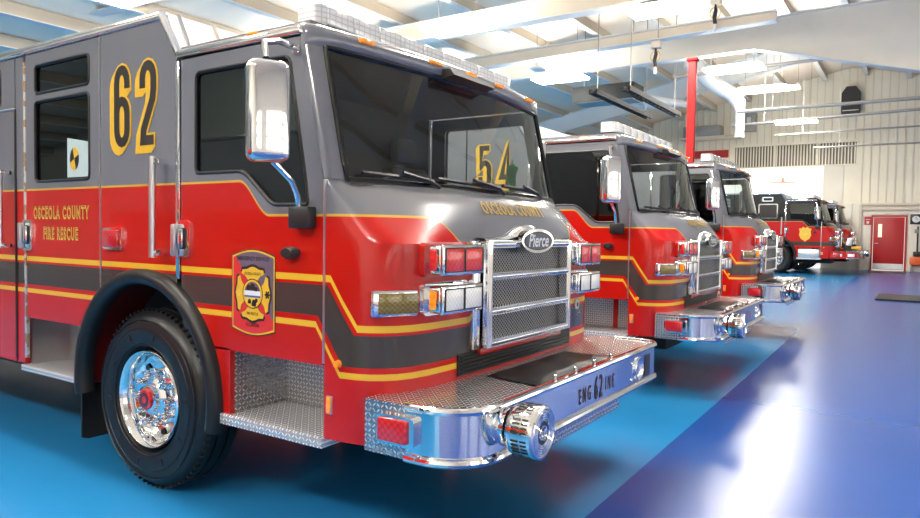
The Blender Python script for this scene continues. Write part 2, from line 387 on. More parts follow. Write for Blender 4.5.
def add_emblem(parent, y):
    e = MB(); cx, hw = .942, .168; zt, zb = 1.425, 1.035
    def outl(d): 
        top = arc(cx, zt-.36, .40-d, 90-24, 90+24, 8)
        w = hw-d
        pts = [(cx+w, zb+.018+d*.6)]
        pts = [(cx-w, zb+d)] + [(cx-w+2*w*i/8, zb+d-.030*math.sin(PI*i/8)) for i in range(1, 8)] + [(cx+w, zb+d)]
        pts += [(cx+w, zt-d)] + [(cx+w-2*w*i/8, zt-d+.032*math.sin(PI*i/8)) for i in range(1, 8)] + [(cx-w, zt-d)]
        return pts
    e.prism(outl(0), 'xz', y-.001, y, 'ink'); e.prism(outl(.006), 'xz', y-.0016, y, 'yellow')
    e.prism(outl(.014), 'xz', y-.0022, y, 'crimson')
    w = hw-.014
    tri = [(cx-w+.02, zt-.012)]+[(cx-w+2*w*i/8, zt-.014+.032*math.sin(PI*i/8)) for i in range(1, 8)]+[(cx+w, zt-.014), (cx+w, zb+.06)]
    e.prism(tri, 'xz', y-.0027, y, 'slate')
    maltese(e, cx, 1.225, .145, y-.0034, 'ink'); maltese(e, cx, 1.225, .132, y-.004, 'yellow')
    def disc(r, yy, mat, z0=1.225, a0=0, a1=360): e.prism(arc(cx, z0, r, a0, a1, 28)[:-1] if a1-a0 >= 360 else arc(cx, z0, r, a0, a1, 16), 'xz', yy, yy+.0005, mat)
    disc(.078, y-.0046, 'ink'); disc(.073, y-.0052, 'yellow'); disc(.062, y-.0058, 'slate', a0=12, a1=168); disc(.062, y-.0058, 'gold', a0=192, a1=348)
    e.prism([(cx-.062, 1.213), (cx+.062, 1.213), (cx+.06, 1.24), (cx-.06, 1.24)], 'xz', y-.0064, y-.006, 'white')
    e.prism([(cx-.062, 1.206), (cx+.062, 1.206), (cx+.062, 1.216), (cx-.062, 1.216)], 'xz', y-.0066, y-.006, 'blue')
    for px, pz, ss in ((-.03, 1.256, .016), (.0, 1.262, .02), (.026, 1.25, .013), (-.022, 1.185, .014), (.012, 1.178, .02), (.03, 1.192, .012)):
        e.prism(rpoly([(cx+px-ss, pz-ss*.7), (cx+px+ss*.8, pz-ss), (cx+px+ss, pz+ss*.6), (cx+px-ss*.4, pz+ss)], ss*.5), 'xz', y-.007, y-.006, 'ink')
    for px, star in ((-.112, 0), (.112, 1)):
        for k in range(3):
            a = k*PI/3; d = Vector((math.cos(a), math.sin(a)))*.02; q = Vector((-d.y, d.x))*.25
            c = Vector((cx+px, 1.225))
            e.prism([tuple(c-d-q), tuple(c+d-q), tuple(c+d+q), tuple(c-d+q)], 'xz', y-.0046-.0002*k, y-.004, 'ink' if star else 'gold')
    e.text('EMERGENCY SERVICES', side_xf(y-.0036, cx, 1.405), 'ink', .030, .0004, .82)
    e.text('OSCEOLA COUNTY', side_xf(y-.0048, cx, 1.328), 'ink', .019, .0003, .75)
    e.text('FIRE RESCUE', side_xf(y-.0048, cx, 1.121), 'ink', .020, .0003, .8)
    e.text('FLORIDA', side_xf(y-.0036, cx, 1.062), 'ink', .028, .0003, .9)
    return e.build('department_emblem', parent, label='shield emblem with a gold cross on crimson and slate', recalc=False)

def front_door_poly(): return [(.335, .91), (1.437, .91), (1.437, 1.80), (1.268, 2.495), (.335, 2.495)]
FWIN = [(.463, 1.86), (.845, 1.86), (.90, 1.83), (1.06, 1.70), (1.10, 1.682), (1.335, 1.682), (1.318, 1.80), (1.200, 2.41), (.463, 2.41)]
WX, WZ, WR = -.01, .60, .678
def cut_arch(x0, x1, zlow):
    """points of the wheel arch between x0 and x1 going along +X, used as bottom edge"""
    pts = []
    for i in range(33):
        a = PI-PI*i/32
        px, pz = WX+WR*math.cos(a), WZ+WR*math.sin(a)
        if x0 < px < x1 and pz > zlow: pts.append((px, pz))
    def zat(xx): 
        d = WR*WR-(xx-WX)**2
        return WZ+math.sqrt(d) if d > 0 else zlow
    out = []
    if abs(x0-WX) < WR and zat(x0) > zlow: out.append((x0, zat(x0)))
    else: out.append((x0, zlow)); 
    if out[-1][1] == zlow:
        xl = WX-math.sqrt(max(0, WR*WR-(zlow-WZ)**2))
        if xl > x0: out.append((xl, zlow))
    out += pts
    if abs(x1-WX) < WR and zat(x1) > zlow: out.append((x1, zat(x1)))
    else:
        xr = WX+math.sqrt(max(0, WR*WR-(zlow-WZ)**2))
        if xr < x1: out.append((xr, zlow))
        out.append((x1, zlow))
    return out

def make_engine(loc, label, o):
    """o: options - livery key, number, bumper text, full (near-side decals), bumper material"""
    full = o.get('full', False); L = o.get('liv', 'liv'); G = o.get('top', 'grey')
    root = empty('fire_engine', loc, label, 'fire engine', 'fire engines parked in a row')
    S = 2*YC
    # ---- chassis / hidden structure
    b = MB(); b.box(-6.2, 1.70, .45, S-.45, .38, .88, 'dark'); b.box(-1.45, .30, .30, S-.30, .88, 1.3, 'dark')
    b.box(-.45, .5, .3, S-.3, .45, .65, 'dark')
    b.build('chassis', root)
    # ---- cab front shell
    rows = []; lv = [.56, .60, .8, 1.1, 1.35, 1.50, 1.53, 1.57, 1.62, 1.67, 1.72, 1.76, 1.79, 1.805]
    for z in lv:
        tc = min(1, max(0, (z-1.50)/.30))
        tm = 0 if z <= 1.5 else {1.53: .01, 1.57: .05, 1.62: .16, 1.67: .27, 1.72: .43, 1.76: .64, 1.79: .86, 1.805: 1.0}[z]
        half = []
        for i in range(len(LOW)):
            w = min(1, max(0, (i-6)/3)); t = tc*(1-w)+tm*w
            x = LOW[i][0]*(1-t)+WSB[i][0]*t; y = LOW[i][1]*(1-t)+WSB[i][1]*t
            half.append((x, y))
        rows.append([(x, y, z) for x, y in mirror_list(half)])
    m = MB(); m.grid(rows, L)
    lowp = mirror_list(LOW)
    m.add([(x, y, .56) for x, y in lowp], [list(range(len(lowp)))], 'dark')
    m.build('cab_front', root, 28, recalc=False)
    # pillars
    for near in (1, 0):
        m = MB(); rr = []
        for k in range(11):
            v = k/10; xs = 1.44-.17*v; gx = wsx(.10, v); z = 1.805+v*.65
            pts = [(xs, 0), (xs+.35*(gx-xs), .005), (xs+.75*(gx-xs), .035), (gx, .10), (gx-.05, .13)]
            rr.append([(x, y if near else S-y, z) for x, y in pts])
        m.grid(rr, G); m.build('windshield_pillar', root, 50, recalc=False)
    # header above the windshield + low roof
    m = MB(); hp = mirror_list(TOP); rr = []
    for z, dx, iy in ((2.44, -.01, 0), (2.455, .0, 0), (2.475, .018, 0), (2.51, .026, 0), (2.54, .016, .0), (2.562, -.015, .012), (2.575, -.06, .03), (2.58, -.14, .06)):
        rr.append([(x+dx*min(1, .3+(min(y, S-y))*4), YC+(y-YC)*(1-iy/1.22), z) for x, y in hp])
    m.grid(rr, G); m.box(.20, 1.30, .04, S-.04, 2.555, 2.581, G)
    m.build('roof_header', root, 40, recalc=False)
    # raised roof behind
    m = MB(); m.prism([(-6.2, 2.60), (.15, 2.60), (.28, 2.56), (.16, 2.79), (-6.2, 2.79)], 'xz', .03, S-.03, G if L != 'liv' else 'silver')
    m.build('raised_roof', root)
    # windshield glass and its border
    m = MB(); N = 28
    ys = [.10+(S-.2)*i/N for i in range(N+1)]
    m.grid([[tuple(ws(y, v/10)) for y in ys] for v in range(11)], 'glass')
    wsh = m.build('windshield', root, 60, recalc=False)
    m = MB(); loop = [ws(y, .0, .004) for y in ys]+[ws(S-.1, v/8, .004) for v in range(1, 8)]+[ws(y, 1.0, .004) for y in ys[::-1]]+[ws(.1, v/8, .004) for v in range(7, 0, -1)]
    m.tube(loop, .016, 'frit', 8, True); m.build('windshield_seal', wsh)
    # black cowl strip under glass
    m = MB(); m.grid([[tuple(ws(y, .0, .012)+Vector((q*.5, 0, .012-q))) for y in ys] for q in (0, .02, .04)], 'black'); m.build('cowl_strip', root, 60, recalc=False)
    for (y0, y1, v0, v1) in ((.16, .62, .045, .02), (.66, 1.28, .05, .02), (1.32, 1.86, .055, .03)):
        w = MB(); P = [ws(y0+(y1-y0)*k/6, v0+(v1-v0)*k/6, .035) for k in range(7)]
        w.tube(P, .012, 'black', 6)
        wo = w.build('wiper', root)
        w = MB(); P2 = [ws(y1+.05, -.02, .03), ws(y1-.05, .02, .05), ws((y0+y1)/2, v0+.015, .052)]
        w.tube(P2, .011, 'black', 6); w.build('wiper_arm', wo)
    # ---- interior
    m = MB(); m.box(.26, .30, .06, S-.06, .9, 2.55, 'interior'); m.box(.30, 1.45, .06, S-.06, .95, 1.0, 'interior')
    m.box(.30, 1.33, .06, S-.06, 2.50, 2.54, 'interior')
    m.box(.30, .9, 1.0, 1.45, 1.0, 1.75, 'interior', .03)
    m.build('cab_lining', root)
    m = MB(); dp = [(1.02, 1.35), (1.02, 1.60), (1.10, 1.72), (1.30, 1.76), (1.42, 1.77), (1.42, 1.35)]
    m.prism(dp, 'xz', .08, S-.08, 'interior'); m.build('dashboard', root)
    for yc in (.55, 1.89):
        m = MB(); m.box(.45, .95, yc-.24, yc+.24, 1.28, 1.42, 'seat', .04); m.box(.38, .52, yc-.24, yc+.24, 1.40, 2.05, 'seat', .05); m.box(.38, .48, yc-.13, yc+.13, 2.08, 2.28, 'seat', .04)
        m.box(.5, .9, yc-.2, yc+.2, 1.0, 1.28, 'interior'); m.build('seat', root)
    m = MB(); cpt = Vector((1.05, 1.89, 1.72)); ax = Matrix.Rotation(-.6, 3, 'Y')
    m.tube([cpt+ax @ Vector((.0+.22*math.cos(a*PI/12)*1, .22*math.sin(a*PI/12), 0)) for a in range(24)], .015, 'black', 8, True)
    for a in (0, 2.1, 4.2): m.tube([cpt, cpt+ax @ Vector((.21*math.cos(a), .21*math.sin(a), 0))], .012, 'black', 6)
    m.tube([cpt, (1.25, 1.89, 1.45)], .025, 'black', 8); m.build('steering_wheel', root)
    # ---- front doors (both sides)
    for near in (1, 0):
        y0, y1 = (0, .035) if near else (S, S-.035)
        sg = -1 if near else 1
        m = MB(); outer = [(.335, 1.30)]
        arcp = cut_arch(.335, 1.437, .91)
        outer = arcp+[(1.437, 1.80), (1.268, 2.495), (.335, 2.495)]
        win = rpoly(FWIN, [.03, .05, .05, .03, .03, .02, .02, .04, .04], 4)
        m.prism(outer, 'xz', y0, y1, L, [win], mat_b='interior')
        d = m.build('front_door', root)
        m = MB()
        m.tube([(p[0], y0-sg*.004, p[1]) for p in win], .011, 'rubber', 6, True); m.build('window_gasket', d)
        m = MB(); m.prism(win, 'xz', y0-sg*.012, y0-sg*.017, ('glassmid' if full else 'glassdark') if near else 'glass'); m.build('window_pane', d)
        m = MB(); m.box(.298, .330, min(y0, y0+sg*.012), max(y0, y0+sg*.012), 1.27, 2.49, 'chrome', .004); m.build('door_hinge', d, label='chrome piano hinge')
        m = MB(); hy = sorted((y0+sg*.001, y0+sg*.014))
        m.prism(rrect(.300, .425, 1.395, 1.60, .03), 'xz', hy[0], hy[1], 'chrome')
        m.prism(rrect(.335, .405, 1.44, 1.56, .02), 'xz', y0+sg*.0145, y0+sg*.016, 'black')
        m.box(.345, .385, *sorted((y0+sg*.016, y0+sg*.035)), 1.45, 1.555, 'chrome', .008)
        m.box(.300, .335, *sorted((y0+sg*.014, y0+sg*.05)), 1.40, 1.58, 'alu', .01)
        m.build('door_handle', d, label='chrome paddle handle')
        if near and full:
            add_emblem(d, y0-.001)
        m = MB(); m.lathe([(.0, -.055), (.022, -.052), (.03, -.035), (.03, 0)], (1.235, y0, 1.445), 'y', 'black', 20) if near else None
        if near:
            for i in range(len(m.v)): m.v[i] = (1.235+(m.v[i][0]-1.235)*1.7, m.v[i][1], m.v[i][2])
            m.build('marker_camera', d, label='small black teardrop housing')
        # mirror
        dxm = 0 if near else -.15
        mb = MB()
        mb.box(1.255, 1.395, *sorted((y0+sg*.0, y0+sg*.06)), 1.565, 1.672, 'black', .012)
        mb.v = [(v[0]+dxm, v[1], v[2]) for v in mb.v]
        mo = mb.build('mirror_bracket', root, label='black mirror bracket')
        ym = y0+sg*.26
        am = MB(); am.tube([(1.315, y0+sg*.04, 1.66), (1.315, y0+sg*.05, 1.72), (1.325, y0+sg*.10, 1.79), (1.33, y0+sg*.19, 1.85), (1.33, ym, 1.90)], .014, 'chrome', 10)
        am.v = [(v[0]+dxm, v[1], v[2]) for v in am.v]; am.build('mirror_arm', mo); am = MB()
        am.tube([(1.262, y0, 2.43), (1.275, y0+sg*.06, 2.435), (1.30, y0+sg*.16, 2.43), (1.32, ym-.0, 2.40), (1.33, ym, 2.33)], .016, 'chrome', 10)
        am.box(1.235, 1.275, *sorted((y0, y0+sg*.02)), 2.41, 2.45, 'chrome', .006)
        am.v = [(v[0]+dxm, v[1], v[2]) for v in am.v]; am.build('mirror_arm', mo)
        rot = Matrix.Rotation(math.radians(-28 if near else 28), 3, 'Z')
        hd = MB(); hd.box(1.285, 1.40, ym-.095, ym+.095, 1.86, 2.315, 'chrome', .04, rot, 4)
        hd.v = [(v[0]+dxm, v[1], v[2]) for v in hd.v]
        hd.build('mirror_head', mo, label='chrome mirror head')
        gl = MB(); gl.box(1.275, 1.288, ym-.08, ym+.08, 1.90, 2.28, 'chrome', .005)
        c = Vector((1.3425, ym, 2.0875))
        gl.v = [tuple(rot @ (Vector(v)-c)+c) for v in gl.v]
        gl.v = [(v[0]+dxm, v[1], v[2]) for v in gl.v]
        gl.build('mirror_glass', mo)
    # ---- near side panels
    m = MB(); z0 = .91
    outer = cut_arch(-.485, .295, z0)+[(.295, 2.50), (.14, 2.745), (-.485, 2.745)]
    m.prism(outer, 'xz', 0, .035, L, mat_b='interior'); sp = m.build('side_panel', root)
    if o.get('number'):
        m = MB()
        m.core = .058
        for dx, ch in ((-.300, o['number'][0]), (-.032, o['number'][1])):
            for k in range(7): stroke(m, ch, dx-.036*k/6, 2.070-.034*k/6, .110, .435, .058+.026, -.0010-.0004*k, 'yellow')
            stroke(m, ch, dx, 2.070, .110, .435, .058+.024, -.0042, 'yellow'); stroke(m, ch, dx, 2.070, .110, .435, .058, -.0050, 'ink')
        m.build('number_decal', sp, label='large black and yellow %s' % o['number'], recalc=False)
    if full:
        outer = cut_arch(-1.44, -.505, z0)+[(-.505, 2.742), (-1.44, 2.742)]
        w1 = rrect(-1.305, -.618, 2.465, 2.654, .035); w2 = rrect(-1.308, -.618, 1.863, 2.41, .035)
        m = MB(); m.prism(outer, 'xz', 0, .035, L, [w1, w2], mat_b='interior'); cd = m.build('crew_door', root)
        for w in (w1, w2):
            m = MB(); m.tube([(p[0], .002, p[1]) for p in w], .011, 'rubber', 6, True); g = m.build('window_gasket', cd)
            m = MB(); m.prism(w, 'xz', .012, .017, 'glassdark'); m.build('window_pane', cd)
        m = MB(); m.prism([(-.90, 1.88), (-.635, 1.88), (-.635, 2.10), (-.90, 2.14)], 'xz', .006, .010, 'card')
        for a0 in (0, 90, 180, 270): m.prism([(-.81, 2.0)]+arc(-.81, 2.0, .055, a0+20, a0+110, 6, .075), 'xz', .004, .0055, 'ink' if a0 % 180 else 'yellow')
        m.build('window_sticker', cd, label='pale blue sticker with a black and yellow quartered disc')
        m = MB(); m.prism(rrect(-1.475, -1.345, 1.385, 1.60, .03), 'xz', -.014, -.001, 'chrome'); m.prism(rrect(-1.44, -1.37, 1.43, 1.56, .02), 'xz', -.016, -.0145, 'black')
        m.box(-1.425, -1.385, -.035, -.016, 1.44, 1.555, 'chrome', .008); m.box(-1.475, -1.44, -.05, -.014, 1.40, 1.58, 'alu', .01); m.build('door_handle', cd, label='chrome paddle handle')
        for body, cx, cz, sz, k in (('OSCEOLA COUNTY', -.98, 1.648, .112, .64), ('FIRE RESCUE', -.98, 1.508, .108, .64)):
            m = MB(); m.text(body, side_xf(-.001, cx-.003, cz-.003), 'gold', sz, .0060, k*.88, 1.34); m.text(body, side_xf(-.002, cx+.002, cz+.001), 'ink', sz, -.0016, k*.88, 1.34)
            m.build('department_lettering', cd, label='gold and black lettering '+body, recalc=False)
        m = MB(); m.box(-.498, -.487, -.004, .02, 1.1, 2.74, 'alu'); m.build('door_trim', cd)
        # jamb and the door behind
        m = MB(); m.box(-1.470, -1.446, -.006, .02, .62, 2.70, 'jamb', .003); m.build('jamb_strip', root, label='silver jamb strip with worn reflective tape')
        m = MB(); m.prism([(-6.2, .58), (-1.60, .58), (-1.60, 2.742), (-6.2, 2.742)], 'xz', 0, .035, L, [rrect(-2.5, -1.80, 2.42, 2.69, .03)])
        bp = m.build('rear_body_panel', root)
        m = MB(); m.prism([(-1.585, .58), (-1.478, .58), (-1.478, 2.742), (-1.585, 2.742)], 'xz', .0, .035, L); m.build('rear_door_post', root)
        m = MB(); m.prism(rrect(-2.5, -1.80, 2.42, 2.69, .03), 'xz', .012, .017, 'glassdark'); m.build('window_pane', bp)
        m = MB(); m.tube([(-1.588, -.002, .6), (-1.588, -.002, 2.385)], .010, 'black', 6); m.tube([(-1.588, -.002, 2.385), (-2.4, -.002, 2.395)], .008, 'alu', 6); m.build('door_trim', bp)
        m = MB(); m.box(-1.66, -1.62, -.09, .0, 1.40, 1.43, 'chrome', .005); m.box(-1.66, -1.62, -.09, 0, 1.92, 1.95, 'chrome', .005); m.tube([(-1.64, -.085, 1.40), (-1.64, -.085, 1.95)], .018, 'alu', 12); m.build('grab_rail', root)
        m = MB(); m.box(.17, .21, -.09, 0, 1.40, 1.435, 'chrome', .005); m.box(.17, .21, -.09, 0, 1.915, 1.95, 'chrome', .005); m.tube([(.19, -.085, 1.39), (.19, -.085, 1.96)], .019, 'alu', 12); m.build('grab_rail', root)
        m = MB(); m.prism(rrect(-.440, -.235, 1.420, 1.553, .02), 'xz', -.018, 0, 'chrome'); ml = m.build('side_warning_light', root)
        m = MB(); m.box(-.430, -.265, -.032, -.012, 1.432, 1.54, 'lensredx', .010); m.build('red_lens', ml)
        # rear step
        m = MB(); m.box(-1.50, -.70, -.02, .40, .53, .57, 'dwxz', .004); m.box(-1.495, -.70, -.018, .40, .5702, .5722, 'dwxy'); m.build('rear_step', root, label='diamond plate step')
        m = MB(); m.box(-1.45, -.70, .36, .38, .57, .92, 'dwxz'); m.box(-1.47, -1.45, .035, .38, .57, .92, 'alu'); m.box(-1.30, -1.28, .34, .362, .57, .92, 'red'); m.build('rear_step_well', root)
    else:
        m = MB(); m.prism(cut_arch(-6.2, -.505, .58)+[(-.505, 2.742), (-6.2, 2.742)], 'xz', 0, .035, L, mat_b='interior'); m.build('body_panel', root)
    # far side
    m = MB(); m.prism(cut_arch(-6.2, .295, .58)+[(.295, 2.50), (.14, 2.745), (-6.2, 2.745)], 'xz', S, S-.035, L, mat_b='interior'); m.build('body_panel', root)
    m = MB(); m.box(-6.2, -6.16, 0, S, .5, 2.78, 'red'); m.build('rear_wall', root)
    # rails
    m = MB()
    m.box(-6.2, .165, -.02, .05, 2.748, 2.80, 'chrome', .014); m.tube([(.15, .0, 2.775), (.315, .0, 2.535)], .022, 'chrome', 8)
    m.box(.30, 1.285, -.018, .04, 2.505, 2.552, 'chrome', .012)
    m.build('roof_rail', root, label='bright chrome roof rail')
    m = MB(); m.box(-6.2, .165, S-.05, S+.02, 2.748, 2.80, 'chrome', .014); m.box(.30, 1.285, S-.04, S+.018, 2.505, 2.552, 'chrome', .012); m.build('roof_rail', root)
    # roof step ribs
    m = MB()
    for yy in (.10, .34): m = MB(); m.tube([(.165, yy, 2.795), (.285, yy, 2.57)], .012, 'chrome', 8); m.build('roof_step_trim', root)
    # ---- lower steps and skirts
    for near in (1, 0):
        Q = (lambda a: a) if near else (lambda a: S-a)
        def bx(m_, x0, x1, ya, yb, z0_, z1_, mt, bev=0): m_.box(x0, x1, *sorted((Q(ya), Q(yb))), z0_, z1_, mt, bev)
        m = MB(); bx(m, .645, 1.452, -.02, .42, .512, .565, 'dwxz', .004); bx(m, .65, 1.45, -.018, .42, .5652, .5672, 'dwxy'); m.build('front_step', root, label='diamond plate step')
        m = MB(); bx(m, .76, 1.449, .40, .42, .565, .92, 'dwxz'); bx(m, 1.15, 1.20, .385, .402, .565, .92, 'red'); bx(m, .60, .76, .0, .42, .50, .92, 'red'); bx(m, .758, .765, .03, .42, .565, .92, 'dpyz'); bx(m, 1.443, 1.447, .03, .40, .57, .915, 'dpyz'); m.build('front_step_well', root)  # narrow red strip on the back wall is a painted reflection
        # fender
        f = MB(); rr = []
        prof = [(-.055, .03), (-.055, -.03), (-.04, -.055), (-.01, -.068), (.02, -.06), (.036, -.035), (.036, .03)]
        for k in range(41):
            a = math.radians(-12+k*(202/40))
            ring = []
            for dr, dy in prof:
                R = WR+dr; ring.append((WX+R*math.cos(a), Q(dy), WZ+R*math.sin(a)))
            rr.append(ring)
        f.grid(rr, 'rubber'); f.build('fender_flare', root, 45, label='black rubber fender flare')
        l = MB(); rr = []
        for k in range(25):
            a = math.radians(-5+k*190/24); R = WR-.03
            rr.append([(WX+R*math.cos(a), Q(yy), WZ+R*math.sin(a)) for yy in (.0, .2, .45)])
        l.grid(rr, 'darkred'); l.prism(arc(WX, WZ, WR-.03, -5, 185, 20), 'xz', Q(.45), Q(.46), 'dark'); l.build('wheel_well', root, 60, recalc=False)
        m = MB(); m.prism([(Q(.02), .165), (Q(.06), .15), (Q(.40), .15), (Q(.40), .62), (Q(.02), .62)], 'yz', -.775, -.760, 'rubber'); m.build('mud_flap', root)
        add_wheel(root, .0, Q(-.012), -1 if near else 1, r=.536)
        if full or not near: add_wheel(root, -4.2, Q(.06), -1 if near else 1, name='rear_wheel')
    # front corner trim strip at the door seam
    m = MB(); m.box(1.440, 1.452, -.004, .02, .92, 1.80, 'alu'); m.build('door_seam_trim', root)
    # ---- grille
    g = MB(); y0, y1, gx = .70, 1.74, 1.905
    holes = [rrect(y0+.055, y1-.055, a, b2, .012) for a, b2 in ((.990, 1.120), (1.160, 1.305), (1.345, 1.478))]
    g.prism(rrect(y0, y1, .950, 1.518, .02), 'yz', gx+.025, gx-.03, 'chrome', holes)
    g.prism([(y0, .95), (y0+.03, .95), (y0+.03, 1.518), (y0, 1.518)], 'yz', gx-.03, 1.85, 'chrome'); g.prism([(y1-.03, .95), (y1, .95), (y1, 1.518), (y1-.03, 1.518)], 'yz', gx-.03, 1.85, 'chrome')
    for zz in (.970, 1.140, 1.325, 1.498): g.tube([(gx+.016, y0+.01, zz), (gx+.016, y1-.01, zz)], .019, 'chrome', 16)
    for yy in (y0+.027, y1-.027): g.tube([(gx+.014, yy, .955), (gx+.014, yy, 1.515)], .026, 'chrome', 16)
    gr = g.build('grille', root, 30, label='chrome grille surround with three openings')
    t = MB(); rr = []
    for xx, dz, sh in ((gx+.02, 0, 1), (gx-.0, .012, 1), (gx-.03, .018, 1), (1.84, .016, .95)):
        rr.append([(xx, y, 1.515+dz+(.075 if dz > 0 else .06)*math.exp(-((y-YC)/.21)**2)) for y in [y0-.0+(y1-y0)*i/40 for i in range(41)]])
    t.grid(rr, 'chrome'); t.build('grille_hood', gr, 60, recalc=False)
    for z0_, z1_ in ((.980, 1.13), (1.15, 1.315), (1.335, 1.49)):
        t = MB(); t.box(gx-.045, gx-.035, y0+.03, y1-.03, z0_, z1_, 'mesh'); t.build('grille_mesh', gr)
    for ya in (y0-.075, y1+.015):
        t = MB(); t.box(1.85, gx-.005, ya, ya+.06, .945, 1.515, 'steel', .008); t.build('grille_post', gr)
    bd = MB(); el = arc(1.22, 1.515, .20, 0, 360, 40, .070)[:-1]
    bd.prism(el, 'yz', gx+.055, gx+.0, 'chrome'); bd.prism(arc(1.22, 1.515, .178, 0, 360, 40, .054)[:-1], 'yz', gx+.0565, gx+.05, 'ink'); 
    bd.prism(arc(1.22, 1.515, .165, 0, 360, 40, .046)[:-1], 'yz', gx+.058, gx+.05, 'slateb')
    bd.text('Pierce', lambda u, v: (gx+.060, 1.22+u+v*.22, 1.515+v), 'white', .105, .0022, .95)
    bd.build('badge', gr, 30, label='oval chrome badge with white script', recalc=False)
    # small red led on grille post, black opening under grille
    m = MB(); m.box(1.84, 1.862, .54, S-.54, .82, .93, 'black'); 
    for k in range(5): m.box(1.862, 1.87, .56, S-.56, .83+k*.02, .838+k*.02, 'rubber')
    m.build('lower_vent', root, label='black louvred opening under the grille')
    m = MB(); m.box(1.85, 1.885, .72, 1.72, .905, .945, 'red', .008); m.build('grille_sill', root)
    # ---- headlamp pods
    for far in (0, 1):
        def Yf(a): return S-a if far else a
        for z0_, z1_, kind in ((1.355, 1.495, 'lensred'), (1.170, 1.300, 'lensclear')):
            m = MB(); ya, yb = sorted((Yf(.262), Yf(.610)))
            m.box(1.80, 1.945, ya, yb, z0_, z1_, 'chrome', .018, None, 3)
            m.box(1.935, 1.957, ya-.004, yb+.004, z0_-.004, z1_+.004, 'chrome', .008)
            hl = m.build('headlamp_pod' if kind == 'lensclear' else 'warning_lamp_pod', root, label='chrome pod of two clear headlamps' if kind == 'lensclear' else 'chrome pod of two red warning lamps')
            w = (yb-ya-.04)/2
            for k in range(2):
                a = ya+.013+k*(w+.014)
                q = MB(); q.box(1.95, 1.963, a, a+w, z0_+.014, z1_-.014, kind, .006); q.build('lens', hl)
                q = MB(); q.prism(rrect(a-.004, a+w+.004, z0_+.010, z1_-.010, .008), 'yz', 1.9625, 1.955, 'black', [rrect(a+.002, a+w-.002, z0_+.016, z1_-.016, .008)]); q.build('lens_rim', hl)
            q = MB(); yy = sorted((Yf(.258), Yf(.268))); q.box(1.875, 1.915, yy[0], yy[1], z0_+.02, z1_-.02, 'lensred' if kind == 'lensred' else 'lensamber', .003); q.build('side_lens', hl)
            q = MB(); yy = sorted((Yf(.245), Yf(.625))); yy = (yy[0]-.005, yy[1]+.002); q.prism(rrect(yy[0], yy[1], z0_-.014, z1_+.014, .03), 'yz', 1.858, 1.80, 'red' if kind == 'lensred' else 'chrome'); q.build('pod_backing', hl)
        # corner turn lamp on the rounded corner
        mt = MB(); cx, cy = 1.783, .128; ang = math.atan2(.20, .115)
        rot = Matrix.Rotation(ang-PI/2 if not far else PI/2-ang, 3, 'Z')
        rot = Matrix.Rotation((-(PI/2-ang)) if not far else (PI/2-ang), 3, 'Z')
        c = Vector((cx, Yf(cy), 1.228))
        mt.box(c.x-.05, c.x+.014, c.y-.115, c.y+.115, 1.160, 1.287, 'chrome', .012, rot)
        tl = mt.build('turn_lamp', root, label='chrome framed smoked amber lamp')
        q = MB(); q.box(c.x-.01, c.x+.019, c.y-.098, c.y+.098, 1.176, 1.271, 'lensolive', .004, rot)
        dd = rot @ Vector((.013, 0, 0)); q.v = [tuple(Vector(v)+dd) for v in q.v]; q.build('amber_lens', tl)
        m = MB(); m.box(1.468, 1.506, *sorted((Yf(-.008), Yf(.01))), .683, .770, 'alu', .003); ob = m.build('corner_reflector', root)
        m = MB(); m.box(1.473, 1.501, *sorted((Yf(-.012), Yf(0))), .688, .765, 'lensamber', .003); m.build('amber_lens', ob)
        m = MB(); m.lathe([(.0, Yf(-.025)), (.016, Yf(-.02)), (.02, Yf(.01))], (1.54, 0, .93), 'y', 'lensamber', 14); m.build('clearance_lamp', root, label='small amber lamp')
    m = MB(); m.lathe([(.0, 1.862), (.030, 1.862), (.033, 1.855)], (0, 2.02, 1.075), 'x', 'white', 24); m.lathe([(.0, 1.8635), (.017, 1.8635)], (0, 2.02, 1.075), 'x', 'ink', 20); m.build('round_decal', root)
    # roof clearance lamps
    for yy in (.33, .86, 1.22, 1.58, 2.10):
        c = lerp_list(TOP, min(yy, S-yy))
        m = MB(); m.box(c-.01, c+.045, yy-.05, yy+.05, 2.51, 2.536, 'lensamber', .010); m.build('clearance_lamp', root, label='amber roof marker lamp')
    m = MB(); m.box(.90, .98, -.02, .0, 2.545, 2.560, 'lensamber', .006); m.build('clearance_lamp', root, label='amber roof marker lamp')
    m = MB(); m.prism([(1.36, 2.515), (1.52, 2.50), (1.545, 2.465), (1.42, 2.44), (1.36, 2.44)], 'xz', .93, 1.40, 'black'); m.build('camera_housing', root, label='black camera housing above the windshield')
    # ---- light bar
    lb = MB(); lb.prism([(.86, 2.575), (1.30, 2.575), (1.22, 2.615), (.94, 2.615)], 'xz', .24, S-.24, G)
    lb.box(1.0, 1.185, .26, S-.26, 2.612, 2.63, 'black')
    lbo = lb.build('light_bar', root, label='full width clear light bar on the roof')
    n = 9; a0, a1 = .26, S-.26; step = (a1-a0)/n
    for k in range(n):
        q = MB(); q.box(1.01, 1.20, a0+k*step+.003, a0+(k+1)*step-.003, 2.628, 2.728, 'lbar', .012); q.build('light_module', lbo)
    for far in (0, 1):
        q = MB(); p2 = [(1.20, .262), (1.17, .20), (1.04, .20), (1.01, .262)]
        q.prism(rpoly([(x, S-y if far else y) for x, y in p2], .015), 'xy', 2.622, 2.728, 'lbar'); q.build('light_bar_end', lbo)
    # ---- hood lettering
    if o.get('hood', True):
        m = MB(); fx = lambda dx: (lambda u, v: (1.783+dx-v*.52, 1.235+u, 1.688+v*.83+dx))
        m.text('OSCEOLA COUNTY', fx(.006), 'gold', .105, .0050, .64, 1.30); m.text('OSCEOLA COUNTY', fx(.0085), 'ink', .105, -.0014, .64, 1.30)
        m.build('hood_lettering', root, label='gold lettering above the grille', recalc=False)
